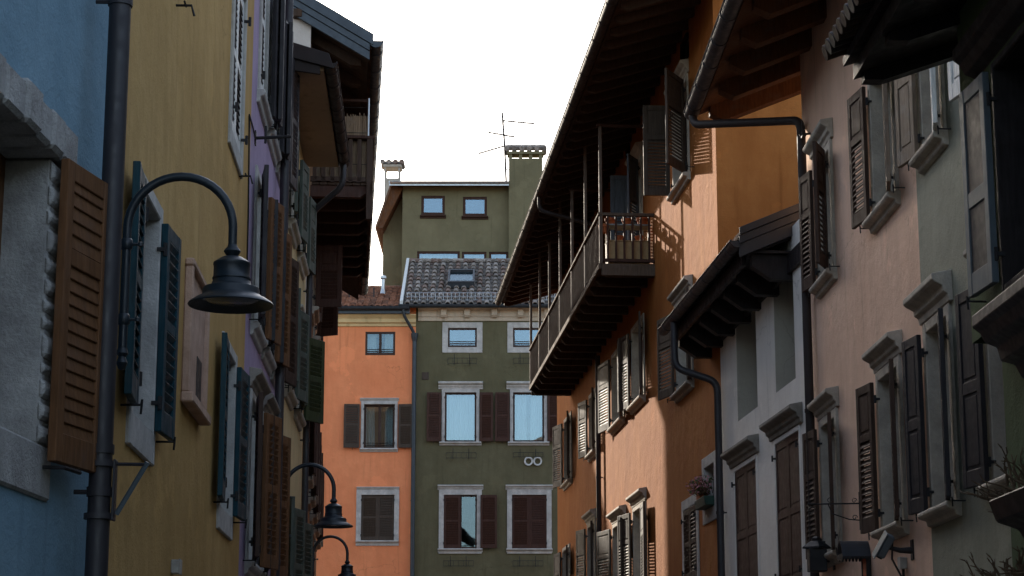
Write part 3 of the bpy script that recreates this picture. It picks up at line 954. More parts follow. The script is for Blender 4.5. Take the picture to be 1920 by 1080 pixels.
# ---- street lamps
def lamp(face, px, py_top, shx, sh_y, label, pole_bot_px, d=.12):
    """gooseneck wall lamp: px column of the pole, shx shade centre"""
    u, zt = face.hit(px, py_top, -d)
    P = face.world(u, -d, 0)
    depth = P.y * CT + (zt - EYE) * ST
    reach = (shx - px) / F * depth
    rad = reach / 2
    k = reach / .62
    zrim = zt - (sh_y - py_top) / F * depth / CT * 1.0
    zb = face.hit(px - 8, pole_bot_px, -d)[1]
    T = thing('street_lamp', label, 'street lamp', (P.x, P.y, zb), 0, 'gooseneck lamps along the left row of houses')
    H_ = zt - zb - .026 - rad
    m = MB(); m.tube([(0, 0, 0), (0, 0, H_)], .026 * k, 12)
    m.lathe([(0, -.1 * k), (.02 * k, -.09 * k), (.034 * k, -.055 * k), (.02 * k, -.02 * k), (.036 * k, 0), (.027 * k, .03 * k)], 14)
    m.build('pole', 'lamp', T, smooth=True)
    m = MB()
    path = [(0, 0, H_)] + [(rad - rad * math.cos(math.pi * i / 20), 0, H_ + rad * math.sin(math.pi * i / 20)) for i in range(1, 21)]
    zc = zrim - zb + .325 * k
    path.append((2 * rad, 0, zc))
    m.tube(path, .026 * k, 14)
    m.build('arm', 'lamp', T, smooth=True)
    c = (2 * rad, 0, zrim - zb)
    m = MB(); m.lathe([(.026, .36), (.03, .345), (.044, .33), (.05, .318), (.042, .305), (.03, .29), (.034, .282)] if k == 1 else [(a * k, b * k) for a, b in [(.026, .36), (.03, .345), (.044, .33), (.05, .318), (.042, .305), (.03, .29), (.034, .282)]], 22, c)
    m.build('collar', 'lamp', T, smooth=True)
    prof = [(.026, .292), (.06, .282), (.088, .265), (.108, .25), (.11, .236), (.106, .23), (.107, .165), (.113, .158), (.113, .15), (.108, .146), (.118, .118), (.14, .103), (.16, .1), (.167, .09), (.168, .062), (.175, .052), (.205, .036), (.245, .01), (.252, .0), (.248, -.006),
            (.236, .0), (.2, .022), (.165, .042), (.16, .05)]
    m = MB(); m.lathe([(a * k * .99, b * k) for a, b in prof], 40, c)
    sh_ = m.build('shade', 'lamp', T, smooth=True)
    m = MB(); m.lathe([(.001, .012 * k), (.12 * k, .014 * k), (.165 * k, .03 * k), (.17 * k, .045 * k)], 28, c)
    m.build('lens', 'lens', T, smooth=True)
    for py in (face.hit(px, 445, -d)[1] if False else None,):
        pass
    for zz in (H_ - .1 * k, .2 * k):
        m = MB(); V_ = face.V
        m.tube([(0, 0, zz), (V_.x * d, V_.y * d, zz)], .016 * k, 8)
        m.lathe([(.027 * k, -.03), (.036 * k, -.02), (.036 * k, .02), (.027 * k, .03)], 12, (0, 0, zz))
        U_ = face.U
        m.tube([(-U_.x * .0 - .06 * k, 0, zz), (.075 * k, 0, zz)], [.012 * k, .008 * k], 8)
        m.lathe([(.0, -.018 * k), (.015 * k, -.01 * k), (.015 * k, .01 * k), (0, .018 * k)], 8, (.08 * k, 0, zz))
        m.build('wall_bracket', 'lamp', T, smooth=True)
    return T
lamp(fy, 243, 322, 440, 571, 'largest gooseneck lamp with dark bell shade, nearest, on the yellow wall', 670)
fc2 = Face(LL(22.64), LL(30))
lamp(fc2, 535, 867, 627, 984, 'middle gooseneck lamp on the cream house, half the size of the nearest lamp', 1030)
lamp(ff, 588, 1003, 652, 1085, 'farthest and smallest gooseneck lamp, its shade cut by the bottom of the photo', 1110, .1)

# ================================================================== END OF THE STREET
xs0, xs1 = atY(560, 700, BY)[0], atY(779, 700, BY)[0]
fs = Face((xs0, BY), (xs1, BY))
H = house('bright salmon orange house closing the street, left of the moss green house', fs)
holes = []
holes.append(window(H, fs.rect(685, 741, 713, 622, 666), t=0, rev=.1, sill_mat=None, glass_mat='dullglass', curtain='curtain', gap=.3, rail=True, rim=.07))
r2 = fs.rect(682, 740, 711, 758, 841)
greysh = lambda a: [('L', a, 'louvre', 'greybrown'), ('R', a, 'louvre', 'greybrown')]
holes.append(window(H, r2, t=.1, proj=.05, hood_mat='stone', hood_k=.55, ext=.04, rev=.22, curtain='curtain', gap=.34, rail=True, rim=.07, sh=[('L', 176, 'louvre', 'greybrown', {'w': .55, 'du': -.13}), ('R', 176, 'louvre', 'greybrown', {'w': .5, 'du': .13})]))
r3 = fs.rect(677, 739, 708, 928, 1014)
holes.append(window(H, r3, t=.17, proj=.04, hood_mat='stone', hood_k=.5, ext=.0, rev=.2, sh=[('L', 0, 'louvre', 'greybrown'), ('R', 0, 'louvre', 'greybrown')]))
ze = atY(700, 590, BY)[1]
wall(H, 'salmon', 0, fs.L, ze + .25, holes)
# cornice
zc0, zc1 = atY(700, 613, BY)[1], atY(700, 592, BY)[1]
m = MB(); m.prism([(0, zc0), (-.06, zc0 + .02), (-.08, zc0 + .1), (-.16, zc0 + .14), (-.18, zc0 + .26), (-.3, zc1 - .03), (-.3, zc1), (0, zc1)], 0, fs.L); m.build('cornice', 'cream', H)
# roof with small flat tiles
zeave = atY(700, 574, BY - .45)[1]
Yr = BY + 3.2; zr_ = atY(700, 540, Yr)[1]
def tiled_slope(name, root, u0, u1, y0, z0, y1, z1, sx, sy, kind, mats):
    m = MB(); nx = int((u1 - u0) / sx); sl = math.hypot(y1 - y0, z1 - z0); ny = int(sl / sy)
    dy, dz = (y1 - y0) / sl, (z1 - z0) / sl
    m.poly([(u0, y0, z0 - .06), (u1, y0, z0 - .06), (u1, y1, z1 - .06), (u0, y1, z1 - .06)], (0, 0, -.06), 0)
    ny_, nz_ = -dz, dy     # slope normal
    for j in range(ny + 1):
        for i in range(nx):
            c = u0 + (i + .5) * (u1 - u0) / nx + random.uniform(-.016, .016)
            s0 = j * sy - .04 + random.uniform(-.035, .03) * (j > 0); s1 = min(s0 + sy * 1.18, sl)
            mi = random.randrange(len(mats))
            lift0 = random.uniform(.0, .012)
            if kind == 'barrel':
                k = 6; vs = []
                for s, rr, lf in ((s0, sx * .36, .045 + lift0), (s1, sx * .29, .0)):
                    for q in range(k + 1):
                        a = math.pi * q / k
                        hx = c - rr * math.cos(a); hn = rr * .95 * math.sin(a) + lf - .02
                        vs.append((hx, y0 + dy * s + ny_ * hn, z0 + dz * s + nz_ * hn))
                fsx = [(q, q + 1, k + 2 + q, k + 1 + q) for q in range(k)]
                m.add(vs, fsx, mi)
                # rounded end lip gives the front edge its thickness
                lip = []
                for rr, lf in ((sx * .36, .045 + lift0), (sx * .29, .035 + lift0)):
                    for q in range(k + 1):
                        a = math.pi * q / k
                        hn = rr * .95 * math.sin(a) + lf - .02
                        lip.append((c - rr * math.cos(a), y0 + dy * (s0 + .001) + ny_ * hn, z0 + dz * (s0 + .001) + nz_ * hn))
                m.add(lip, [(q + 1, q, k + 1 + q, k + 2 + q) for q in range(k)], mi)
                # channel tile between
                cx = c + (u1 - u0) / nx / 2; k = 4; vs = []
                for s, lf in ((s0, .02 + lift0), (s1, -.02)):
                    for q in range(k + 1):
                        a = math.pi * q / k
                        hn = -sx * .22 * math.sin(a) + lf
                        vs.append((cx - sx * .3 * math.cos(a), y0 + dy * s + ny_ * hn, z0 + dz * s + nz_ * hn))
                m.add(vs, [(q, q + 1, k + 2 + q, k + 1 + q) for q in range(k)], random.randrange(len(mats)))
            else:
                w = (u1 - u0) / nx * .49; vs = []
                for s, lf in ((s0, .05 + lift0), (s1, .0)):
                    for (dx, hn) in ((-w, 0), (-w * .3, .035), (w * .4, .03), (w, .0)):
                        hh_ = hn + lf
                        vs.append((c + dx, y0 + dy * s + ny_ * hh_, z0 + dz * s + nz_ * hh_))
                m.add(vs, [(0, 1, 5, 4), (1, 2, 6, 5), (2, 3, 7, 6)], mi)
                m.add([vs[0], vs[1], vs[2], vs[3]] + [(a, b + .0, c_ - .05) for a, b, c_ in vs[:4]], [(1, 0, 4, 5), (2, 1, 5, 6), (3, 2, 6, 7)], mi)
    # ridge
    k = int((u1 - u0) / .4)
    for i in range(k):
        a = u0 + i * (u1 - u0) / k; b = u0 + (i + 1) * (u1 - u0) / k
        m.tube([(a, y1, z1 + .0), (b + .03, y1, z1 + .0)], [.1, .085], 8, random.randrange(len(mats)))
    return m.build(name, mats, root, smooth=False)
m = MB(); m.poly([(x - xs0, 5.0, z) for x, z in ((-16, 0), (-16, 14), (-10.8, 18.2), (-9.2, 19.5), (-7.1, 20.4), (-7.1, 0))], (0, 4, 0)); m.build('added_shade_block', 'beige', H)  # unseen block added behind; its sloped top shades the far ochre wall
roof = tiled_slope('roof', H, .0, fs.L - .55, -.45, zeave, 3.2, zr_, .21, .28, 'flat', ['flat0', 'flat1', 'flat2'])
m = MB(); m.prism([(3.2, zr_ - .1), (3.3, zr_ - .1), (8, zr_ - 2.2), (8, zr_ - 2.4), (3.2, zr_ - .3)], 0, fs.L - .5); m.build('rear_slope', 'bigtile', roof)
m = MB(); m.box(0, fs.L - .2, -.42, -.36, zc1 + .003, zeave - .05); m.box(0, fs.L - .2, -.36, 0, zc1 + .003, zc1 + .04); m.build('fascia', 'flash', roof)
gutter(roof, 0, fs.L - .22, -.52, zeave - .05, .09, 'flash', 1.0)
# snow hooks and flue on the salmon roof
m = MB()
for px in (655, 701):
    x_ = atY(px, 560, BY + 1)[0] - xs0
    m.box(x_ - .02, x_ + .02, .9, 1.0, zeave + .55, zeave + .95)
m.build('snow_hook', 'iron', roof)
def flue(px, py0, py1, Y, r, label):
    x_, z0_ = atY(px, py1, Y); z1_ = atY(px, py0, Y)[1]
    T = thing('flue_pipe', label, 'flue', (x_, Y, z0_ - .25), 0)
    h_ = z1_ - z0_ + .25
    m = MB(); m.tube([(0, 0, 0), (0, 0, h_ - .12)], r, 12); m.build('pipe', 'zinc', T, smooth=True)
    m = MB(); m.lathe([(r * 1.0, h_ - .16), (r * 1.7, h_ - .12), (r * 1.7, h_ - .04), (r * .6, h_)], 12); m.build('cowl', 'zinc', T, smooth=True)
    m = MB(); m.lathe([(r * 2.4, .1), (r * 1.6, .22), (r * 1.02, .4)], 12); m.build('skirt', 'zinc', T, smooth=True)
flue(718, 516, 550, BY + 1.9, .07, 'slim metal flue pipe on the brown tiled roof beside the green house')
flue(634, 533, 550, BY + 2.2, .1, 'short white vent cowl on the brown tiled roof near the wooden balcony')
# drainpipe with two swan necks at the joint
zj = atY(772, 632, BY)[1]
xj = atY(777, 700, BY)[0] - xs0
pipe_part(H, [(xj, -.14, 0), (xj, -.14, zj)], .075, 'flash', [((xj, -.14, q), .14) for q in (6, 9, 12)])
pipe_part(H, rounded([(fs.L - .42, -.5, zeave - .1), (fs.L - .42, -.48, zeave - .3), (xj - .02, -.14, zj + .12), (xj, -.14, zj - .3)], .15), .055, 'flash')
m = MB(); m.lathe([(.075, -.18), (.12, 0), (.13, .1), (.06, .12)], 14, (xj, -.14, zj)); m.build('pipe_hopper', 'flash', H, smooth=True)
# white verge flashing between the two roofs
# ---- moss green house
fg = Face((xs1, BY), (atY(1100, 700, BY)[0], BY))
H = house('moss green house with dark brown shutters closing the street in the middle', fg)
holes = []
for a, b in ((840, 894), (962, 1018)):
    holes.append(window(H, fg.rect(a, b, (a + b) / 2, 615, 651), t=.2, proj=.03, rev=.12, panes=1, sill_mat=None, rail=True, rim=.06, glass_mat='glass'))
rm1 = fg.rect(834, 893, 863, 736, 829); rm2 = fg.rect(962, 1020, 990, 736, 829)
for r, cur, gp in ((rm1, 'curtain', 0), (rm2, 'curtain', .12)):
    holes.append(window(H, r, t=.11, proj=.05, rev=.16, panes=1, rim=.06, hood_mat='stone', hood_k=1.25, ext=.12, curtain=cur, gap=gp,
        sh=[('L', 177, 'louvre', 'redbrown', {'w': .50, 'du': -.12}), ('R', 177, 'louvre', 'redbrown', {'w': .46, 'du': .12})]))
rl1 = fg.rect(832, 894, 863, 928, 1029); rl2 = fg.rect(960, 1025, 992, 928, 1029)
holes.append(window(H, rl1, t=.17, proj=.05, rev=.16, panes=2, glass_mat='dullglass', hood_mat='stone', hood_k=.8, ext=.05, sh=[('L', 0, 'louvre', 'redbrown', {'y': -.0}), ('R', 177, 'louvre', 'redbrown', {'du': .12})]))
holes.append(window(H, rl2, t=.17, proj=.05, rev=.16, panes=2, hood_mat='stone', hood_k=.8, ext=.05, sh=[('L', 0, 'louvre', 'redbrown'), ('R', 0, 'louvre', 'redbrown')]))
zc0, zc1 = atY(900, 602, BY)[1], atY(900, 577, BY)[1]
wall(H, 'green', 0, fg.L, zc1, holes, back=6)
m = MB(); m.prism([(0, zc0), (-.05, zc0), (-.06, zc0 + .12), (-.1, zc0 + .16), (-.1, zc1 - .12), (-.3, zc1 - .06), (-.32, zc1), (0, zc1)], .08, fg.L); m.build('cornice', 'beige', H)
for px in (832, 876, 927, 976, 1026):
    x_ = atY(px, 595, BY)[0] - xs1
    m = MB(); m.prism([(-.1, zc0 + .12), (-.16, zc0 + .1), (-.24, zc0 + .18), (-.27, zc1 - .08), (-.1, zc1 - .08)], x_ - .1, x_ + .1); m.build('cornice_bracket', 'beige', H, bevel=.01)
zeave = atY(880, 571, BY - .4)[1]
Yr = BY + 3.6; zr_ = atY(880, 489, Yr)[1]
uL = atY(756, 530, BY + 1.5)[0] - xs1
roof = tiled_slope('roof', H, uL + .12, fg.L, -.4, zeave, 3.6, zr_, .27, .40, 'barrel', ['tile0', 'tile1', 'tile2', 'tile3'])
m = MB(); m.prism([(3.62, zr_ - .08), (3.7, zr_ - .05), (6, zr_ - 1.3), (6, zr_ - 1.5)], uL, fg.L); m.build('rear_slope', 'bigtile', roof)
m = MB(); m.poly([(uL, -.5, zeave - .15), (uL, 3.65, zr_ - .1), (uL, 3.65, zr_ + .12), (uL, -.5, zeave + .12)], (.1, 0, 0)); m.build('verge_flashing', 'whitewood', roof)
gutter(roof, uL - .05, fg.L, -.5, zeave - .04, .085, 'flash', 1.0)
# snow guard fence
m = MB(); sl = math.hypot(4.0, zr_ - zeave); fy0, fz0 = -.12, zeave + .2
for zz in (0.02, .15, .28): m.tube([(uL + .2, fy0, fz0 + zz), (fg.L, fy0, fz0 + zz)], .014, 6)
k = int((fg.L - uL) / .14)
for i in range(k): m.tube([(uL + .25 + i * .14, fy0, fz0), (uL + .25 + i * .14, fy0, fz0 + .29)], .008, 5)
m.build('snow_guard', 'zinc', roof)
# skylight
sx0, sz0 = atY(843, 543, BY + 1.25); sx1, _ = atY(886, 543, BY + 1.25)
T = (zr_ - zeave) / 4.0
def onroof(y): return zeave + (y + .4) * T
y0, y1 = 1.1, 2.1
u0_, u1_ = sx0 - xs1, sx1 - xs1
m = MB()
for (a, b, c, d) in ((u0_ - .07, u0_, y0, y1), (u1_, u1_ + .07, y0, y1), (u0_ - .07, u1_ + .07, y0 - .08, y0), (u0_ - .07, u1_ + .07, y1, y1 + .08)):
    m.poly([(a, c, onroof(c) + .02), (b, c, onroof(c) + .02), (b, d, onroof(d) + .02), (a, d, onroof(d) + .02)], (0, -.08, .22))
sk = m.build('skylight', 'flash', roof)
m = MB(); m.poly([(u0_, y0, onroof(y0) + .16), (u1_, y0, onroof(y0) + .16), (u1_, y1, onroof(y1) + .16), (u0_, y1, onroof(y1) + .16)], (0, -.004, .02)); m.build('pane', 'glass', sk)
m = MB(); m.poly([(u0_, y0, onroof(y0) + .08), (u1_, y0, onroof(y0) + .08), (u1_, y1, onroof(y1) + .08), (u0_, y1, onroof(y1) + .08)], (0, 0, -.02)); m.build('roller_blind', 'sage', sk)
# vents and patch on the green wall
for px in (991, 1008):
    a, z_ = fg.hit(px, 865)
    m = MB(); m.lathe([(.1, 0), (.14, 0), (.155, .03), (.155, .08), (.11, .08), (.095, .02), (.09, -.05)], 20)
    o = m.build('vent_ring', 'whitewood', H, smooth=True); o.location = (a, 0, z_); o.rotation_euler = (R(90), 0, 0)
a, z_ = fg.hit(791, 712); b, z2_ = fg.hit(804, 698)
m = MB(); m.box(a, b, -.02, 0, z_, z2_); m.build('vent_cover', 'greybrown', H, bevel=.005)
# iron window box holders
k = 0
names = ['under the small attic window left', 'under the small attic window right', 'under the curtained middle window left', 'above the two round vents', 'under the half shuttered lower window', 'under the fully shuttered lower window']
txt = ['empty iron window box holder under the left attic window of the green house', 'empty iron window box holder under the right attic window, half behind the balcony',
       'empty iron window box holder under the left curtained window of the green house', 'empty iron window box holder just above the two round vents',
       'empty iron window box holder under the half open brown shutters', 'empty iron window box holder under the fully closed brown shutters']
for px0, px1, py0, py1 in ((840, 894, 670, 683), (963, 1018, 670, 683), (837, 893, 847, 860), (963, 1018, 847, 858), (832, 888, 1049, 1062), (962, 1018, 1049, 1062)):
    a, z0_ = fg.hit(px0, py1); b, z1_ = fg.hit(px1, py0)
    T = thing('window_box_holder', txt[k], 'planter holder', fg.world(a, 0, z0_), 0, 'iron window box holders on the moss green wall'); k += 1
    w = b - a; h_ = z1_ - z0_
    m = MB()
    for zz in (0, h_ * .75):
        m.tube([(0, 0, zz), (0, -.2, zz), (w, -.2, zz), (w, 0, zz)], .009, 5)
    for i in range(7):
        m.tube([(w * i / 6, -.2, 0), (w * i / 6, -.2, h_ * .75)], .006, 5)
    m.build('basket', 'iron', T)
    for xx in (w * .22, w * .75):
        m = MB(); m.tube([(xx, 0, h_ * 1.5), (xx, -.01, 0), (xx, -.2, -.02)], .01, 5)
        m.build('hanger', 'iron', T)

# ---- olive tower house behind
TY = 77.0
xa, xb = atY(754, 450, TY)[0], atY(1040, 450, TY)[0]
ft = Face((xa, TY), (xb, TY))
H = house('tall olive green house with two chimneys rising behind the tiled roof', ft)
ztop = atY(850, 346, TY)[1]
holes = []
for a, b, c, d in ((790, 834, 367, 404), (868, 913, 369, 406)):
    holes.append(window(H, ft.rect(a, b, (a + b) / 2, c, d), t=0, rev=.12, panes=1, rim=.1, sill_mat='frame', glass_mat='glass', wood_mat='redbrown'))
holes.append(window(H, ft.rect(782, 862, 822, 471, 500), t=0, rev=.12, panes=1, rim=.09, sill_mat=None, wood_mat='redbrown', curtain='blind'))
holes.append(window(H, ft.rect(866, 912, 889, 472, 500), t=0, rev=.12, panes=1, rim=.09, sill_mat=None, wood_mat='redbrown', curtain='blind'))
holes.append(window(H, ft.rect(917, 953, 935, 472, 500), t=0, rev=.12, panes=1, rim=.09, sill_mat=None, wood_mat='redbrown', curtain='curtain'))
wall(H, 'tower', 0, ft.L, ztop, holes, back=7)
# left wing set back
wx0 = atY(718, 450, TY + .8)[0] - xa
zw0, zw1 = atY(718, 394, TY + .8)[1], atY(754, 352, TY + .8)[1]
m = MB(); m.poly([(wx0, .8, 0), (-.003, .8, 0), (-.003, .8, zw1), (wx0, .8, zw0)], (0, 6, 0)); m.build('side_wing', 'tower', H)
# flat roof edge with zinc
x0_ = atY(731, 346, TY - .5)[0] - xa; x1_ = atY(954, 346, TY - .5)[0] - xa
z0_, z1_ = atY(850, 352, TY - .5)[1], atY(850, 341, TY - .5)[1]
m = MB(); m.box(x0_, x1_, -.5, 7.3, ztop + .003, z1_ - .06); roof = m.build('roof', 'timber', H)
m = MB(); m.box(x0_ - .02, x1_, -.56, -.503, z1_ - .16, z1_ - .06); m.build('zinc_fascia', 'zinc', roof)
m = MB(); m.box(x0_ - .04, x1_, -.56, 7.3, z1_ - .057, z1_ + .02)
for i in range(5):
    xx = x0_ + (i + .5) * (x1_ - x0_) / 5
    m.box(xx - .5, xx + .4, -.3 + i * .02, 6.8, z1_ + .023, z1_ + .05 + .02 * (i % 3))
m.build('zinc_cover', 'zinc', roof)
gutter(roof, x0_, x1_, -.62, z1_ - .03, .06, 'zinc', .8)
# slope over the side wing
P1 = atY(735, 348, TY); P2 = atY(707, 428, TY)
m = MB(); m.poly([(P1[0] - xa, -.1, P1[1]), (P2[0] - xa, -.1, P2[1]), (P2[0] - xa + .22, -.1, P2[1] - .02), (.0, -.1, atY(752, 354, TY)[1])], (0, 6.5, 0)); m.build('wing_roof', 'orangetimber', roof)
m = MB(); m.poly([(P1[0] - xa - .05, -.13, P1[1] + .05), (P2[0] - xa - .08, -.13, P2[1] + .02), (P2[0] - xa + .0, -.13, P2[1] - .0), (P1[0] - xa, -.13, P1[1] - .04)], (0, 6.6, 0)); m.build('wing_tiles', 'bigtile', roof)
def chimney(px0, px1, pyt, pyo0, pyo1, pyb, Y, depth, mat, nopen):
    x0 = atY(px0, pyt, Y)[0] - xa; x1 = atY(px1, pyt, Y)[0] - xa
    zb = atY(px0, pyb, Y)[1]; zo0 = atY(px0, pyo1, Y)[1]; zo1 = atY(px0, pyo0, Y)[1]; zt = atY(px0, pyt, Y)[1]
    y0 = Y - TY
    m = MB(); m.box(x0, x1, y0, y0 + depth, zb, zo0)
    n = nopen; w = (x1 - x0); pw = w * .1
    for i in range(n + 1):
        a = x0 + i * (w - pw) / n
        m.box(a, a + pw, y0, y0 + pw, zo0, zo1); m.box(a, a + pw, y0 + depth - pw, y0 + depth, zo0, zo1)
    m.box(x0 - .06, x1 + .06, y0 - .06, y0 + depth + .06, zo1, zo1 + .1)
    c = m.build('chimney', mat, roof)
    m = MB(); hs = zt - zo1 - .1
    nn = max(3, int(w / .24))
    for i in range(nn + 1):
        cx = x0 - .08 + (w + .16) * i / nn
        for s in (-1, 1):
            yc = y0 + depth / 2
            m.tube([(cx, yc + s * (depth / 2 + .12), zo1 + .2), (cx, yc, zo1 + .16 + hs * .7)], [.1, .09], 8, random.randrange(4))
    m.tube([(x0 - .1, y0 + depth / 2, zo1 + .12 + hs * .75), (x1 + .1, y0 + depth / 2, zo1 + .12 + hs * .75)], .12, 8, 1)
    m.build('cap', ['tile0', 'tile1', 'tile2', 'tile3'], c)
    return c
chimney(954, 1017, 271, 289, 297, 520, TY - .35, .5, 'tower', 3)
chimney(721, 750, 302, 313, 334, 420, TY + 2.0, .7, 'warmstone', 1)
# antenna
ax, az = atY(949, 326, TY - .2)
T = thing('tv_antenna', 'thin rooftop television antenna with three cross arms beside the big chimney', 'antenna', (ax, TY - .2, az - .3), 0)
def ap(px, py): x_, z_ = atY(px, py, TY - .2); return (x_ - ax, 0, z_ - az + .3)
m = MB(); m.tube([(0, 0, 0), ap(946, 270), ap(941.5, 211)], .045, 6); m.build('mast', 'iron', T)
for p, q in (((941, 226), (1003, 232)), ((915, 248), (966, 257)), ((897, 288), (945, 274))):
    m = MB(); A_, B_ = Vector(ap(*p)), Vector(ap(*q)); m.tube([A_, B_], .032, 6)
    for k in range(7):
        c = A_.lerp(B_, (k + .5) / 7); m.tube([c - Vector((0, .25, 0)), c + Vector((0, .25, 0))], .012, 5)
    m.build('cross_arm', 'iron', T)
m = MB(); m.tube([ap(949, 300), (ap(949, 300)[0] + .18, 0, ap(949, 300)[2])], .02, 6); m.tube([ap(949, 318), (ap(949, 318)[0] + .2, 0, ap(949, 318)[2])], .02, 6); m.build('mast_clamp', 'iron', T)

# ================================================================== RIGHT ROW
# ---- ochre house with the long balcony
fo = Face(RR(53.9), RR(30.25))
H = house('long ochre orange house with the slim wooden balcony, sunlit on the right', fo)
holes = []; pholes = []
G = lambda a, b, la=170, rb=172, mt='greybrown', **k: [('L', la, 'panel_louvre', mt, k), ('R', rb, 'panel_louvre', mt, k)]
WS = dict(mat='warmstone', t=.09, proj=.03, rev=.25)
r = fo.rect(1264, 1291, 1280, 166, 346)
holes.append(window(H, r, hood_mat='warmstone', sh=[('L', 93, 'panel_louvre', 'greybrown', {'w': .46}), ('R', 148, 'panel_louvre', 'greybrown')], **WS))
zfl = fo.hit(1125, 505, -1.0)[1]
r = fo.rect(1188, 1204, 1196, 312, 420); zd = r[3]
holes.append(window(H, (r[0], r[1], zfl + .1, zd), hood_mat='warmstone', sill_mat=None, sh=[('L', 95, 'panel_louvre', 'slate', {'w': .38}), ('R', 150, 'panel_louvre', 'slate', {'w': .5})], **WS))
for ud in (fo.hit(1120, 450)[0], fo.hit(1085, 560)[0]):
    holes.append(window(H, (ud, ud + .9, zfl + .1, zd), sill_mat=None, sh=G(0, 0, 160, 170), **WS))
for (a, b, c, d) in ((1275, 1292, 66, 122), (1173, 1182, 268, 303)):
    r = fo.rect(a, b, (a + b) / 2, c, d); holes.append(window(H, r, t=0, rev=.18, sill_mat=None, panes=1, wood_mat='blackwood', glass_mat='dullglass'))
r1 = fo.rect(1187, 1208, 1200, 606, 752); r2 = fo.rect(1150, 1170, 1162, 652, 796)
for r in (r1, (r2[0], r2[1], r1[2], r1[3])):
    holes.append(window(H, r, hood_mat=None, sh=G(0, 0, 171, 172), **WS))
r = fo.rect(1271, 1298, 1286, 566, 728)
holes.append(window(H, r, hood_mat='warmstone', sh=G(0, 0, 168, 172), **WS))
for px0, px1, pc, a, b in ((1107, 1119, 1113, 740, 850), (1060, 1072, 1066, 785, 905)):
    r = fo.rect(px0, px1, pc, a, b); holes.append(window(H, r, sh=G(0, 0, 168, 172), **WS))
for px0, px1, pc, a in ((1190, 1211, 1205, 950), (1152, 1173, 1165, 982), (1104, 1117, 1111, 985)):
    r = fo.rect(px0, px1, pc, a, a + 120); z1 = r[3]
    holes.append(window(H, (r[0], r[1], z1 - 1.55, z1), hood_mat='warmstone', sh=G(0, 0, 169, 172 if px0 != 1190 else 176), **WS))
r = fo.rect(1057, 1069, 1063, 1030, 1100); holes.append(window(H, (r[0], r[1], r[3] - 1.5, r[3]), sh=G(0, 0, 174, 174), **WS))
r = fo.rect(1284, 1308, 1300, 948, 1090)
holes.append(window(H, r, mat='stone', t=.17, proj=.02, rev=.25, sill_mat=None, sh=[('L', 0, 'louvre', 'darkbrown', {'y': .0}), ('R', 0, 'louvre', 'darkbrown', {'y': .0})]))
rsm = fo.rect(1322, 1341, 1332, 872, 952)
holes.append(window(H, rsm, mat='stone', t=.17, tb=.22, proj=.02, rev=.22, sill_mat=None, panes=1))
ze = 12.72; oh = 1.45
WT = ze + oh * math.tan(R(17)) - .02
wall(H, 'ochre', 0, fo.L, WT, holes, back=9, plain_holes=pholes)
roof = eave_roof(H, -.4, fo.L + .9, oh, ze, 17, 9, soffit='timber', rafter=.62, rw=.1, rh=.15, gut=.095, gmat='brownpipe', r_in=.4)
# drainpipe: swan neck under the eave, then down the wall
up = fo.hit(1122, 850, -.1)[0]; un = fo.hit(1020, 372, -oh)[0]
m = MB(); gy = -oh - .06 - .04
upn = un + .9
pipe_part(H, rounded([(un, gy, ze - .02), (un, gy, ze - .35), (un + .5, -.1, ze - .85), (un + .5, -.1, zfl + .3)], .15), .045, 'brownpipe', name='swan_neck')
pipe_part(H, [(up, -.1, 0), (up, -.1, zfl - .25)], .055, 'brownpipe', [((up, -.1, q), .11) for q in (3.0, 5.0, 6.8)])
# balcony
bd = -1.0
ub1, zrail = fo.hit(1126, 404, bd); ub0 = fo.hit(995.5, 654, bd)[0]
zrail = 10.80; zfl = 9.78
m = MB(); nb = 8
for i in range(nb):
    y0 = bd + .01 + i * .98 / nb; m.box(ub0, ub1, y0, y0 + .98 / nb - .01, zfl + .0, zfl + .04)
balc = m.build('balcony', 'timber', H)
q = MB(); q.prism([(bd + .02, zfl - .003), (bd + .02, zfl - .07), (bd + .1, zfl - .17), (0, zfl - .17), (0, zfl - .003)], -.06, .06)
me = q.mesh('joist', 'timber')
nj = 17
for i in range(nj):
    o = bpy.data.objects.new('joist', me); COL.objects.link(o); o.parent = balc; o.location = (ub0 + .1 + i * (ub1 - ub0 - .2) / (nj - 1), 0, 0)
m = MB(); m.box(ub0 - .03, ub1 + .03, bd - .045, bd + .006, zfl - .05, zfl + .055); m.box(ub1 - .02, ub1 + .04, bd + .008, 0, zfl - .17, zfl + .05); m.box(ub0 - .03, ub0 + .02, bd + .008, 0, zfl - .17, zfl + .05); m.build('fascia', 'matbrown', balc, bevel=.005)
m = MB(); m.box(ub0 - .04, ub1 + .04, bd - .05, bd + .04, zrail - .05, zrail); m.box(ub1 - .04, ub1 + .04, bd + .042, 0, zrail - .055, zrail); m.box(ub0 - .04, ub0 + .04, bd + .042, 0, zrail - .055, zrail); m.build('handrail', 'matbrown', balc, bevel=.005)
balusters(balc, [(ub1, bd + .13 + i * .155) for i in range(6)], zfl + .14, zrail - .05, .018, 'redbrown')
m = MB(); m.box(ub1 - .03, ub1 + .03, bd + .04, 0, zfl + .09, zfl + .15); m.build('bottom_rail', 'redbrown', balc, bevel=.004)
npost = 7
up_ = [ub0 + i * (ub1 - ub0) / (npost - 1) for i in range(npost)]
for a, b in zip(up_[:-1], up_[1:]):
    nbal = 12
    balusters(balc, [(a + (i + .5) * (b - a) / nbal, bd) for i in range(nbal)], zfl + .055, zrail - .05, .012, 'matwood')
zeav = ze + .02
zarm = fo.hit(1123, 238, bd)[1]
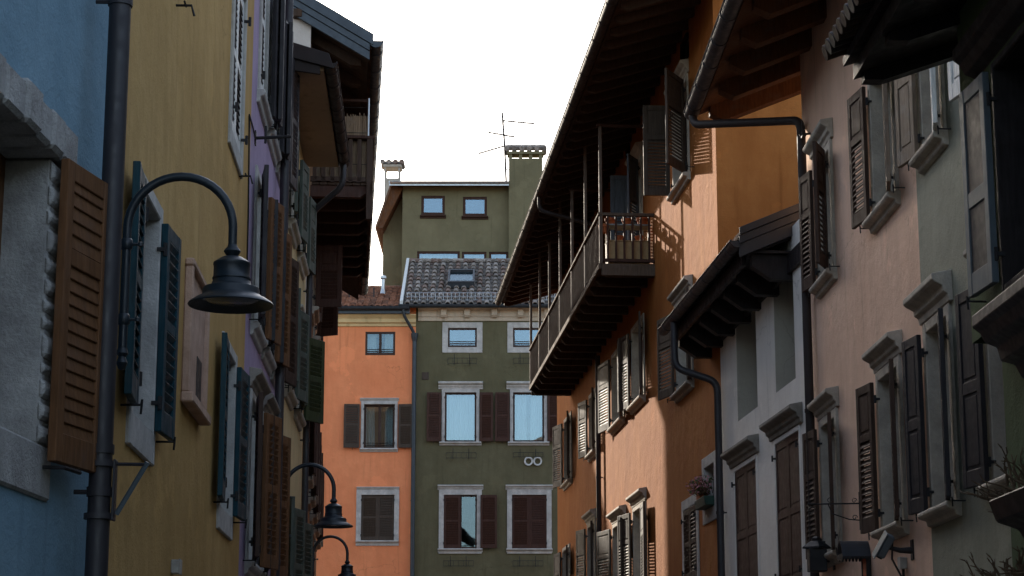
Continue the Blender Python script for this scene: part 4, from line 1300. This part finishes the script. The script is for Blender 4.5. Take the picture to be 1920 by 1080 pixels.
for i, a in enumerate(up_):
    tall = (i % 2 == 1)
    zt = (ze + (oh + bd) * math.tan(R(17)) - .03) if tall else zarm - .03
    m = MB(); m.box(a - .035, a + .035, bd - .028, bd + .035, zfl + .056, zrail - .052); m.box(a - .032, a + .032, bd - .026, bd + .032, zrail + .001, zt)
    m.build('post', 'matpost', balc, bevel=.004)
    if not tall:
        m = MB(); m.box(a - .03, a + .03, bd - .06, 0.0, zarm - .03, zarm + .02); arm = m.build('arm', 'redbrown', balc, bevel=.004)
        m = MB()
        for k in range(13):
            yy = bd - .03 + k * .042
            for s in (-1, 1):
                m.tube([(a, yy, zarm + .02), (a + s * .035, yy + random.uniform(-.01, .01), zarm + .12)], .004, 4)
        m.build('bird_spikes', 'iron', balc)
# things on the balcony
def on_balc(u, y, z): return fo.world(u, y, z)
T = thing('cabinet', 'tan board cabinet standing at the near end of the slim balcony', 'cabinet', on_balc(ub1 - .42, -.5, zfl + .04), fo.ang)
w = .34
m = MB(); m.box(0, w, -.36, .42, 0, .46); m.build('body', 'cabinet', T, bevel=.006)
m = MB(); m.box(-.01, w + .012, -.37, .43, .463, .485); m.build('top_board', 'cabinet', T, bevel=.004)
for x, y in ((.01, -.36), (w - .03, -.36), (.01, .39), (w - .03, .39)):
    m = MB(); m.box(x, x + .025, y, y + .025, .487, .76); m.build('upright', 'cabinet', T)
m = MB(); m.box(-.01, w + .03, -.4, .45, .762, .79); m.build('shelf', 'alu', T, bevel=.004)
pk = 0
ptxt = ['larger terracotta pot on the shelf of the balcony cabinet, nearest the wall', 'terracotta pot in the middle of the balcony cabinet shelf', 'terracotta pot at the street end of the balcony cabinet shelf', 'low terracotta bowl on the lower board of the balcony cabinet', 'terracotta pot hanging at the outer corner of the balcony railing', 'low wide terracotta pot on the lower board, nearest the wall']
for (du, y, z, k) in ((-.28, -.18, .83, 1.15), (-.25, -.48, .83, .95), (-.3, -.78, .83, 1.05), (-.25, -.62, .526, .8), (-.1, -.93, .66, 1.0), (-.25, -.25, .526, .8)):
    T = thing('flower_pot', ptxt[pk], 'flower pot', on_balc(ub1 + du, y, zfl + z), 0, 'terracotta pots on the slim balcony'); pk += 1
    m = MB(); m.lathe([(.0, 0), (.062 * k, 0), (.085 * k, .12 * k), (.075 * k, .12 * k), (.06 * k, .1 * k), (0, .1 * k)], 18); m.build('pot', 'terracotta', T, smooth=True)
    m = MB(); m.lathe([(.084 * k, .105 * k), (.1 * k, .105 * k), (.102 * k, .15 * k), (.085 * k, .15 * k), (.083 * k, .11 * k)], 18); m.build('rim', 'terracotta', T, smooth=True)
    m = MB(); m.lathe([(.001, .135 * k), (.086 * k, .132 * k)], 14); m.build('soil', 'soil', T)
# flowers in the little stone window
a0, a1 = rsm[0] - .02, rsm[1] + .02
T = thing('flower_box', 'dark green flower box with pink blossoms in the small stone framed window', 'flower box', fo.world((a0 + a1) / 2, -.1, rsm[2] + .0), fo.ang)
w = (a1 - a0) / 2 - .03
m = MB(); m.prism([(-.06, .0), (.1, 0), (.12, .14), (-.08, .14)], -w, w); m.build('trough', 'planter', T, bevel=.006)
m = MB(); m.box(-w + .08, -w + .3, -.06, .08, .141, .26); m.build('inner_pot', 'terracotta', T, bevel=.01)
m = MB(); m2 = MB(); m3 = MB()
for i in range(80):
    b = Vector((random.uniform(-w, w), random.uniform(-.06, .1), .2)); t_ = b + Vector((random.uniform(-.12, .12), random.uniform(-.14, .05), random.uniform(.04, .24)))
    m3.tube([b, t_], .004, 4)
    for k in range(3):
        c = t_ + Vector((random.uniform(-.04, .04), random.uniform(-.04, .04), random.uniform(-.04, .04)))
        d1 = Vector((random.uniform(-1, 1), random.uniform(-1, 1), random.uniform(-1, 1))).normalized() * random.uniform(.022, .04)
        d2 = d1.cross(Vector((random.random(), random.random(), 1))).normalized() * d1.length * .7
        (m if random.random() < .65 else m2).add([c - d1, c + d2, c + d1, c - d2], [(0, 1, 2, 3)])
m.build('blossom', 'petal', T); m2.build('foliage', 'leaf', T); m3.build('stem', 'twig', T)

# ---- white house
fw = Face(RR(30.25), RR(24.4))
H = house('grey white house with two tall recessed openings under a low dark eave', fw)
holes = []
n1 = (fw.hit(1381, 690)[0], fw.hit(1419, 690)[0], fw.hit(1400, 778)[1], fw.hit(1400, 560)[1])
n2 = (fw.hit(1452, 640)[0], fw.hit(1490, 640)[0], fw.hit(1470, 728)[1], fw.hit(1470, 500)[1])
zn = max(n1[3], n2[3]); zn0 = n1[2]
ph = [(n1[0], n1[1], zn0, zn, .42), (n2[0], n2[1], zn0, zn, .42)]
for px0, px1, pc, yt in ((1380, 1421, 1400, 872), (1457, 1503, 1480, 818)):
    r = fw.rect(px0, px1, pc, yt, 1100); z1 = r[3]
    holes.append(window(H, (r[0], r[1], z1 - 1.9, z1), t=.07, mat='white', proj=.015, rev=.25, hood_mat='mouldstone', hood_k=1.1, ext=.16, sill_mat='mouldstone', sh=[('L', 0, 'panel', 'redbrown', {'y': .02}), ('R', 0, 'panel', 'redbrown', {'y': .02})]))
ohw = .62; zew = 7.52; pw = 23
wall(H, 'white', 0, fw.L, zew + ohw * math.tan(R(pw)) - .02, holes, back=6, plain_holes=ph)
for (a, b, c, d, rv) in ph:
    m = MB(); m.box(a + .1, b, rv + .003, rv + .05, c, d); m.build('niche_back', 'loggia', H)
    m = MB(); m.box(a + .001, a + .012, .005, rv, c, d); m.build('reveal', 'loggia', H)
    m = MB(); m.box(b - .14, b - .02, rv - .06, rv, c, d); m.build('inner_frame', 'blackwood', H)
uv1 = fw.hit(1395, 455, -ohw)[0]; uv0 = fw.hit(1256, 612, -ohw)[0]
roof = eave_roof(H, uv0, uv1, ohw, zew, pw, 6, soffit='blackwood', rafter=.75, rw=.12, rh=.16, gut=.085, gmat='pipe', r_in=.3)
tp = math.tan(R(pw))
for k, (z0, z1, off) in enumerate(((-.14, .03, .0), (.032, .14, .02), (.142, .24, .05))):
    m = MB(); y1 = 3.0
    m.poly([(uv1 + off, -ohw - .07, zew + z0 - .07 * tp), (uv1 + off, y1, zew + z0 + (y1 + ohw) * tp), (uv1 + off, y1, zew + z1 + (y1 + ohw) * tp), (uv1 + off, -ohw - .07, zew + z1 - .07 * tp)], (.05, 0, 0))
    m.build('verge_board', 'pipe', roof, bevel=.004)
q = MB(); q.prism([(-ohw + .12, 7.27), (-ohw + .12, 7.42), (.05, 7.42), (.05, 7.1), (-.25, 7.1)], -.08, .08)
me = q.mesh('beam', 'blackwood')
for i in range(7):
    o = bpy.data.objects.new('beam', me); COL.objects.link(o); o.parent = roof; o.location = (uv0 + .12 + i * (uv1 - uv0 - .3) / 6, 0, 0)
m = MB(); m.box(uv0 + .02, uv1 - .02, -ohw + .08, -.0, 7.425, 7.46); m.build('soffit_board', 'blackwood', roof)
m = MB(); m.box(.0, fw.L - .02, -.05, -.003, 7.18, 7.42); m.build('wall_plate', 'blackwood', roof)
m = MB(); m.box(uv0, uv1 - .3, -ohw + .03, -ohw + .08, zew - .2, zew - .01); m.build('fascia', 'blackwood', roof)
gy = -ohw - .06 - .034
up = fw.hit(1349, 900, -.1)[0]; uq = fw.hit(1263, 620, gy)[0]
zz = fw.hit(1265, 690, gy)[1]; zz2 = fw.hit(1338, 722, -.1)[1]
pipe_part(H, rounded([(uq + .05, gy, zew), (uq + .05, gy, zz), (up, -.1, zz2), (up, -.1, 0)], .16), .055, 'pipe', [((up, -.1, q), .1) for q in (2.6, 4.6)])

# ---- pink house
fp = Face(PP(24.4), PP(18.3))
H = house('dusty pink house with stone hoods over the windows, right of the white house', fp)
holes = []
PS = dict(mat='warmstone', t=.1, proj=.035, rev=.3, wood_mat='blackwood')
zU0 = 6.60; zU1 = fp.hit(1550, 292)[1]; zL0 = 3.44; zL1 = 4.95
u2 = (fp.hit(1537, 400)[0], fp.hit(1562, 400)[0]); u1_ = (fp.hit(1641, 300)[0], fp.hit(1680, 300)[0])
l2 = (fp.hit(1546, 900)[0], fp.hit(1573, 900)[0]); l1 = (fp.hit(1656, 840)[0], fp.hit(1693, 840)[0])
P2 = lambda a, b: [('L', a, 'panel_louvre', 'darkbrown'), ('R', b, 'panel_louvre', 'darkbrown')]
holes.append(window(H, (*u2, zU0, zU1), hood_mat='warmstone', sh=P2(171, 156), **PS))
holes.append(window(H, (*u1_, zU0, zU1), hood_mat='warmstone', sh=[('L', 172, 'panel_louvre', 'darkbrown'), ('R', 169, 'panel_louvre', 'paletan', {'slat': 'greybrown'})], **PS))
holes.append(window(H, (*l2, zL0, zL1), hood_mat='warmstone', sh=P2(172, 170), **PS))
holes.append(window(H, (*l1, zL0, zL1), hood_mat='warmstone', sh=P2(172, 169), **PS))
for r in (l2, l1): holes.append(window(H, (*r, .8, 2.3), sh=P2(0, 0), **PS))
zg = fp.hit(1291, 226, -1.25)[1] + .02
ohp = 1.12; pp = 22
wall(H, 'pink', 0, fp.L, zg + ohp * math.tan(R(pp)), holes, back=8)
uP0 = fp.hit(1300, 226, -1.2)[0]
roof = eave_roof(H, uP0, fp.L + .2, ohp, zg + .02, pp, 8, soffit='orangetimber', rafter=0, gut=.1, gmat='pipe')
tp = math.tan(R(pp)); zq = zg + .017
q = MB(); q.prism([(-ohp + .12, zq + .12 * tp - .1), (-ohp + .12, zq + .12 * tp), (.3, zq + (.3 + ohp) * tp), (.3, zq + (.3 + ohp) * tp - .26), (-ohp + .3, zq + .3 * tp - .26)], -.1, .1)
me = q.mesh('rafter', 'orangetimber')
for i in range(8):
    o = bpy.data.objects.new('rafter', me); COL.objects.link(o); o.parent = roof; o.location = (uP0 + .16 + i * 1.02, 0, 0)
gy = -ohp - .06 - .04
up = fp.hit(1513, 600, -.1)[0]; uq = uP0 + .12
ze1 = fp.hit(1318, 235, gy)[1]; ze2 = fp.hit(1490, 280, -.1)[1]
pipe_part(H, rounded([(uq, gy, zg + .03), (uq, gy, zg - .15), (up, -.1, zg - .62), (up, -.1, 4.9), (up, -.1, 0)], .14), .055, 'brownpipe', [((up, -.1, q_), .1) for q_ in (5.2, 7.0)])
# sunlit hook on the pink wall beside the pipe
a, z_ = fp.hit(1520, 250)
m = MB(); m.tube([(a, .02, z_), (a, -.14, z_ - .02)], .015, 6); m.tube([(a, -.1, z_ - .02), (a, -.1, z_ + .16)], .012, 6); m.box(a - .05, a + .09, -.12, -.07, z_ - .06, z_ - .02); m.tube([(a - .06, -.1, z_ - .06), (a + .12, -.1, z_ + .01)], .012, 6)
m.build('wall_hook', 'brownpipe', H)

# ---- grey green house
fq = Face(PP(18.3), PP(12.7))
H = house('grey green house with pale and dark shutters, between the pink and the deep green houses', fq)
holes = []
QS = dict(mat='warmstone', t=.1, proj=.03, rev=.35, wood_mat='blackwood')
uU = (fq.hit(1728, 200)[0] + .1, fq.hit(1768, 200)[0])
zq0 = fq.hit(1745, 285)[1]
holes.append(window(H, (*uU, zq0, zq0 + 1.6), sh=[('L', 170, 'panel', 'paletan', {'w': .42}), ('R', 168, 'panel', 'whitewood', {'slat': 'whitewood'})], **QS))
uL_ = (fq.hit(1747, 780)[0], fq.hit(1788, 780)[0]); zl0, zl1 = fq.hit(1760, 958)[1], fq.hit(1770, 600)[1]
holes.append(window(H, (*uL_, zl0, zl1), hood_mat='warmstone', hood_k=1.2, sh=[('L', 172, 'panel', 'navy'), ('R', 168, 'panel', 'navy')], **QS))
uN = (uL_[1] + 1.35, uL_[1] + 2.25)
holes.append(window(H, (*uN, zl0, zl1), hood_mat='warmstone', sh=[('L', 172, 'panel', 'navy'), ('R', 172, 'panel', 'navy')], **QS))
holes.append(window(H, (uU[1] + 1.4, uU[1] + 2.3, zq0, zq0 + 1.6), sh=[('L', 170, 'panel', 'whitewood'), ('R', 172, 'panel', 'whitewood')], **QS))
wall(H, 'olive', 0, fq.L, zg + ohp * math.tan(R(pp)), holes, back=8)
eave_roof(H, .25, fq.L, ohp, zg + .02, pp, 8, soffit='timber', rafter=.8, gut=.1, gmat='pipe')

# ---- deep green house, nearest on the right
DJ = street_line(3.125, -0.0232)      # its jettied upper storey
fd = Face(DJ(12.3), DJ(-3))
fdl = Face(DD(12.45), DD(-3))
H = house('deep green house with a big dark shutter and heavy ledges, nearest on the right', fd)
ushA = fd.hit(1818, 380, -.07)[0]; ushB = fd.hit(1853, 340, -.07)[0]
zs0 = fd.hit(1870, 526, -.07)[1]; zs1 = fd.hit(1834, 140, -.07)[1]
uw0 = ushB - .01
w_ = ushB - ushA
hd = (uw0, uw0 + 1.25, zs0, zs1)
h1 = window(H, hd, mat='blackwood', t=.05, proj=.01, rev=.35, wood_mat='blackwood', sill_mat=None, panes=2,
    sh=[('L', 176, 'recess', 'steel', {'w': w_, 'slat': 'pipe', 'y': .04}), ('R', 172, 'recess', 'steel', {'w': w_, 'slat': 'pipe'})])
zv = fd.hit(1600, 150, -.85)[1]
pe = atY(1600, 150, 13.15); pf = atY(1830, 72, 13.15)
pitch = math.degrees(math.atan2(pf[1] - pe[1], pf[0] - pe[0]))
print('canopy', pe, pf, pitch)
wp = Vector((pe[0], 13.15, 0)) - fd.o
ohd = -wp.dot(fd.V); uve = wp.dot(fd.U)
zed = pe[1]
zl = fd.hit(1822, 604, -.12)[1]
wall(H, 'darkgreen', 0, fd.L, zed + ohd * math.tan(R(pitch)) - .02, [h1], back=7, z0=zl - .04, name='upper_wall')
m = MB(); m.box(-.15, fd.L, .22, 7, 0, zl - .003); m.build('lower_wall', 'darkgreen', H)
roof = eave_roof(H, uve, fd.L, ohd, zed, pitch, 7, soffit='blackwood', tile='blackwood', rafter=.8, rw=.12, rh=.1)
tp = math.tan(R(pitch))
mats = ['blackwood', 'timber', 'blackwood', 'darkbrown']
m = MB()
for i in range(40):
    uu = uve + .06 + i * .135
    m.tube([(uu, -ohd - .2, zed + .17), (uu, -ohd + .5, zed + .17 + .7 * tp)], [.055, .048], 10, random.randrange(4))
for j in range(9):
    yy = -ohd - .15 + j * .34; continue
    m.tube([(uve - .04, yy, zed + .2 + (yy + ohd) * tp), (uve - .04, yy + .4, zed + .17 + (yy + .4 + ohd) * tp)], [.1, .085], 10, random.randrange(4))
m.build('edge_tiles', mats, roof, smooth=True)
# ledges
LEDGE = [(.22, -.12), (.14, -.1), (.1, -.02), (.02, .0), (-.0, .08), (-.07, .11), (-.1, .17), (-.14, .2), (-.14, .27), (.0, .30), (.22, .30)]
ul0 = fd.hit(1822, 604, -.14)[0]
m = MB(); m.prism([(y, zl - .25 + h) for y, h in LEDGE], ul0, uw0 + 1.9); m.build('ledge', 'pipe', H, bevel=.006)
zh = fd.hit(1795, 165, -.14)[1]; uh0 = fd.hit(1788, 160, -.14)[0]
m = MB(); m.prism([(y, zh + h) for y, h in LEDGE if y < .05], uh0, uw0 + 1.9); m.build('cornice_ledge', 'blackwood', H, bevel=.006)

# ---- dry plants on the deep green wall
def twigs(T, n, w, h, lean, spread=1.0):
    m = MB(); mt = MB()
    for i in range(n):
        p = Vector((random.uniform(-w, w), random.uniform(-.12, .06), 0))
        d = Vector((lean + random.uniform(-.6, .6), random.uniform(-.9, .25), random.uniform(.15, 1))).normalized()
        pts = [p]; L_ = h * random.uniform(.5, 1.1); k = 6
        for s in range(k):
            d = (d + Vector((random.uniform(-.35, .35), random.uniform(-.35, .35), random.uniform(-.3, .25)))).normalized()
            pts.append(pts[-1] + d * L_ / k)
            if s > 0 and random.random() < .8:
                e = (d + Vector((random.uniform(-1, 1), random.uniform(-1, 1), random.uniform(-.5, .9)))).normalized()
                mt.tube([pts[-1], pts[-1] + e * L_ * random.uniform(.1, .25)], [.005, .002], 4)
        m.tube(pts, [.010 - .0012 * q_ for q_ in range(k + 1)], 5)
    m.v, m.f, m.mi = (m.add(mt.v, mt.f)).v, m.f, m.mi
    o = m.build('twigs', 'twig', T); o['kind'] = 'stuff'
a, z_ = fdl.hit(1905, 935, -.35)
T = thing('dry_plant', 'leafless dry plant in a dark scrolled planter on the deep green wall', 'plant', fdl.world(a, -.3, z_), fdl.ang)
m = MB(); m.prism([(-.18, 0), (.3, 0), (.3, -.1), (.22, -.14), (.2, -.25), (.05, -.3), (-.02, -.16), (-.14, -.12)], -.1, .7); m.build('planter', 'blackwood', T, bevel=.01)
twigs(T, 30, .28, .27, -.5)
a, z_ = fdl.hit(1880, 1085, -.2)
T = thing('dry_creeper', 'thorny leafless creeper along the bottom right corner of the deep green wall', 'plant', fdl.world(a, -.12, z_ - .02), fdl.ang)
twigs(T, 40, .75, .2, -.1)

# ---- small things on the pink wall, low right
# security camera
a, z_ = fp.hit(1712, 1032)
T = thing('security_camera', 'grey boxy security camera on a wall arm below the pink house window', 'security camera', fp.world(a, 0, z_), fp.ang)
Dm = Matrix.Translation((-.02, -.25, .06)) @ Matrix.Rotation(R(22), 4, 'Y') @ Matrix.Rotation(R(64), 4, 'X') @ Matrix.Scale(.82, 4)
m = MB(); m.box(-.065, .065, -.16, .12, -.05, .05, T=Dm); m.build('housing', 'steel', T, bevel=.012)
m = MB(); m.box(-.08, .08, -.2, .13, .055, .066, T=Dm); m.build('sun_shield', 'steel', T, bevel=.004)
m = MB(); m.tube([Dm @ Vector((0, -.162, 0)), Dm @ Vector((0, -.178, 0))], .035, 14); m.build('lens', 'iron', T, smooth=True)
m = MB(); m.tube([(0, 0, 0), (0, -.12, .0), (-.01, -.24, .03)], [.035, .026, .018], 10); m.build('arm', 'iron', T, smooth=True)
m = MB(); m.box(-.05, .05, -.015, 0, -.09, .1); m.build('wall_plate', 'iron', T, bevel=.004)
m = MB()
for dx in (0, .025):
    m.tube([Dm @ Vector((dx, .1, -.03)), (dx - .02, -.2, -.08), (dx + .0, -.12, -.25), (dx + .08, -.04, -.36), (dx + .1, -.02, -.6)], .008, 6)
m.build('cable', 'cable', T, smooth=True)
a, z_ = fp.hit(1697, 1068)
T = thing('junction_box', 'grey plastic junction box with cables below the security camera', 'junction box', fp.world(a, 0, z_), fp.ang)
m = MB(); m.box(0, .11, -.06, 0, 0, .11); m.build('box', 'plastic', T, bevel=.006)
m = MB(); m.box(-.004, .114, -.07, -.055, -.004, .114); m.build('lid', 'plastic', T, bevel=.003)
m = MB(); m.tube([(.06, -.03, 0), (.06, -.03, -.5)], .014, 8); m.build('cable', 'cable', T)
# arched metal canopy over an orange board
a, z_ = fp.hit(1628, 1045)
T = thing('wall_shrine_canopy', 'small arched dark metal canopy with scalloped edge over an orange board', 'canopy', fp.world(a, 0, z_), fp.ang)
m = MB(); n = 12; prof = []
for i in range(n + 1):
    t_ = i / n; prof.append((-.17 + .34 * t_, .17 * math.cos((t_ - .5) * math.pi) ** .8 + .0))
A_ = [(x, -.30, z) for x, z in prof] ; B_ = [(x, -.005, z) for x, z in prof]
m.add(A_ + B_, [(i, i + 1, n + 2 + i, n + 1 + i) for i in range(n)])
A2 = [(x * .96, -.30, z * .96 - .004) for x, z in prof]; B2 = [(x * .96, -.005, z * .96 - .004) for x, z in prof]
m.add(A2 + B2, [(i + 1, i, n + 1 + i, n + 2 + i) for i in range(n)]); m.add(A_ + A2, [(i, i + 1, n + 2 + i, n + 1 + i) for i in range(n)])
m.build('roof', 'flash', T)
m = MB()
for s in (-1, 1):
    for i in range(8):
        y = -.29 + i * .036
        m.add([(s * .168, y, .004), (s * .168, y + .036, .004), (s * .17, y + .028, -.028), (s * .17, y + .018, -.036), (s * .17, y + .008, -.028)], [(0, 1, 2, 3, 4)])
for i in range(9):
    x = -.165 + i * .037
    m.add([(x, -.299, .03), (x + .037, -.299, .03), (x + .029, -.3, -.03), (x + .018, -.3, -.038), (x + .008, -.3, -.03)], [(0, 1, 2, 3, 4)])
m.build('scalloped_edge', 'iron', T)
m = MB(); m.box(-.11, .11, -.04, 0, -.42, -.01); m.build('board', 'orangeboard', T, bevel=.006)
m = MB(); m.box(-.14, -.112, -.05, 0, -.45, .02); m.box(.112, .14, -.05, 0, -.45, .02); m.build('frame', 'iron', T, bevel=.004)
# lantern with amber pane
a, z_ = fp.hit(1532, 1052, -.2)
P = fp.world(a, -.2, z_)
T = thing('wall_lantern', 'black box lantern with a small amber pane beside the pink house drainpipe', 'lantern', P, fp.ang)
m = MB(); m.box(-.1, .1, -.1, .1, -.12, .14)
ln = m.build('body', 'iron', T, bevel=.008)
m = MB(); m.lathe([(.165, .14), (.16, .16), (.08, .22), (.05, .23), (.05, .26), (.02, .28), (0.001, .28)], 4); m.build('cap', 'iron', T)
m = MB(); m.box(-.104, -.101, -.05, .0, -.06, .08); m.build('pane', 'amber', T)
m = MB(); m.tube([(0, .1, .0), (0, .2, .0)], .015, 6); m.box(-.05, .05, .185, .2, -.1, .1); m.build('wall_bracket', 'iron', T)
# wrought iron bracket
a, z_ = fp.hit(1613, 958)
T = thing('wrought_iron_bracket', 'thin wrought iron sign bracket with scrolls between two pink house shutters', 'bracket', fp.world(a, 0, z_), fp.ang)
m = MB(); m.box(-.012, .012, -.012, 0, -.2, .2); m.build('wall_bar', 'iron', T)
m = MB(); m.tube([(0, 0, .08), (.0, -.56, .07)], .009, 6); m.tube([(0, 0, -.1), (0, -.12, -.09), (0, -.3, -.03), (0, -.34, .07)], .007, 6)
m.build('arm', 'iron', T)
for (cy, cz, rr) in ((-.32, .11, .035), (-.06, .11, .03), (-.06, -.07, .03), (-.52, .0, .05)):
    m = MB(); m.tube([(0, cy + rr * math.cos(t * .6) * (1 - t * .06), cz + rr * math.sin(t * .6) * (1 - t * .06)) for t in range(13)], .005, 5)
    m.build('scroll', 'iron', T)

# ================================================================== LIGHT, SKY, CAMERA
AZ, EL = R(-22.5), R(20)
sv = Vector((math.sin(AZ) * math.cos(EL), math.cos(AZ) * math.cos(EL), math.sin(EL)))
sd = bpy.data.lights.new('sun', 'SUN'); sd.energy = 3.1; sd.angle = R(.53); sd.color = (1.0, .90, .76)
so = bpy.data.objects.new('sun', sd); COL.objects.link(so); so.rotation_euler = sv.to_track_quat('Z', 'Y').to_euler(); so.location = (-20, 60, 40)
W = bpy.data.worlds.new('World'); S.world = W; W.use_nodes = True
nt = W.node_tree
for n_ in list(nt.nodes): nt.nodes.remove(n_)
out = nt.nodes.new('ShaderNodeOutputWorld'); bg = nt.nodes.new('ShaderNodeBackground'); sky = nt.nodes.new('ShaderNodeTexSky')
sky.sky_type = 'NISHITA'; sky.sun_disc = False; sky.sun_elevation = EL; sky.sun_rotation = AZ
sky.air_density = 1.0; sky.dust_density = 2.2; sky.ozone_density = 1.0
bg.inputs['Strength'].default_value = 0.15
hs = nt.nodes.new('ShaderNodeHueSaturation'); hs.inputs['Saturation'].default_value = 0.75
nt.links.new(sky.outputs[0], hs.inputs['Color']); nt.links.new(hs.outputs[0], bg.inputs[0]); nt.links.new(bg.outputs[0], out.inputs[0])

cd = bpy.data.cameras.new('camera'); cd.sensor_width = 36; cd.lens = F / 1920 * 36; cd.clip_end = 2000; cd.clip_start = .1
co = bpy.data.objects.new('camera', cd); COL.objects.link(co); co.location = (0, 0, EYE); co.rotation_euler = (R(90) + TH, 0, 0)
S.camera = co
S.render.resolution_x = 1024; S.render.resolution_y = 576
S.view_settings.view_transform = 'Standard'; S.view_settings.look = 'None'; S.view_settings.gamma = 1; S.view_settings.use_curve_mapping = False
S.view_settings.exposure = 1.55
S.cycles.max_bounces = 8; S.cycles.diffuse_bounces = 4; S.cycles.transparent_max_bounces = 12
S.cycles.caustics_reflective = False; S.cycles.caustics_refractive = False
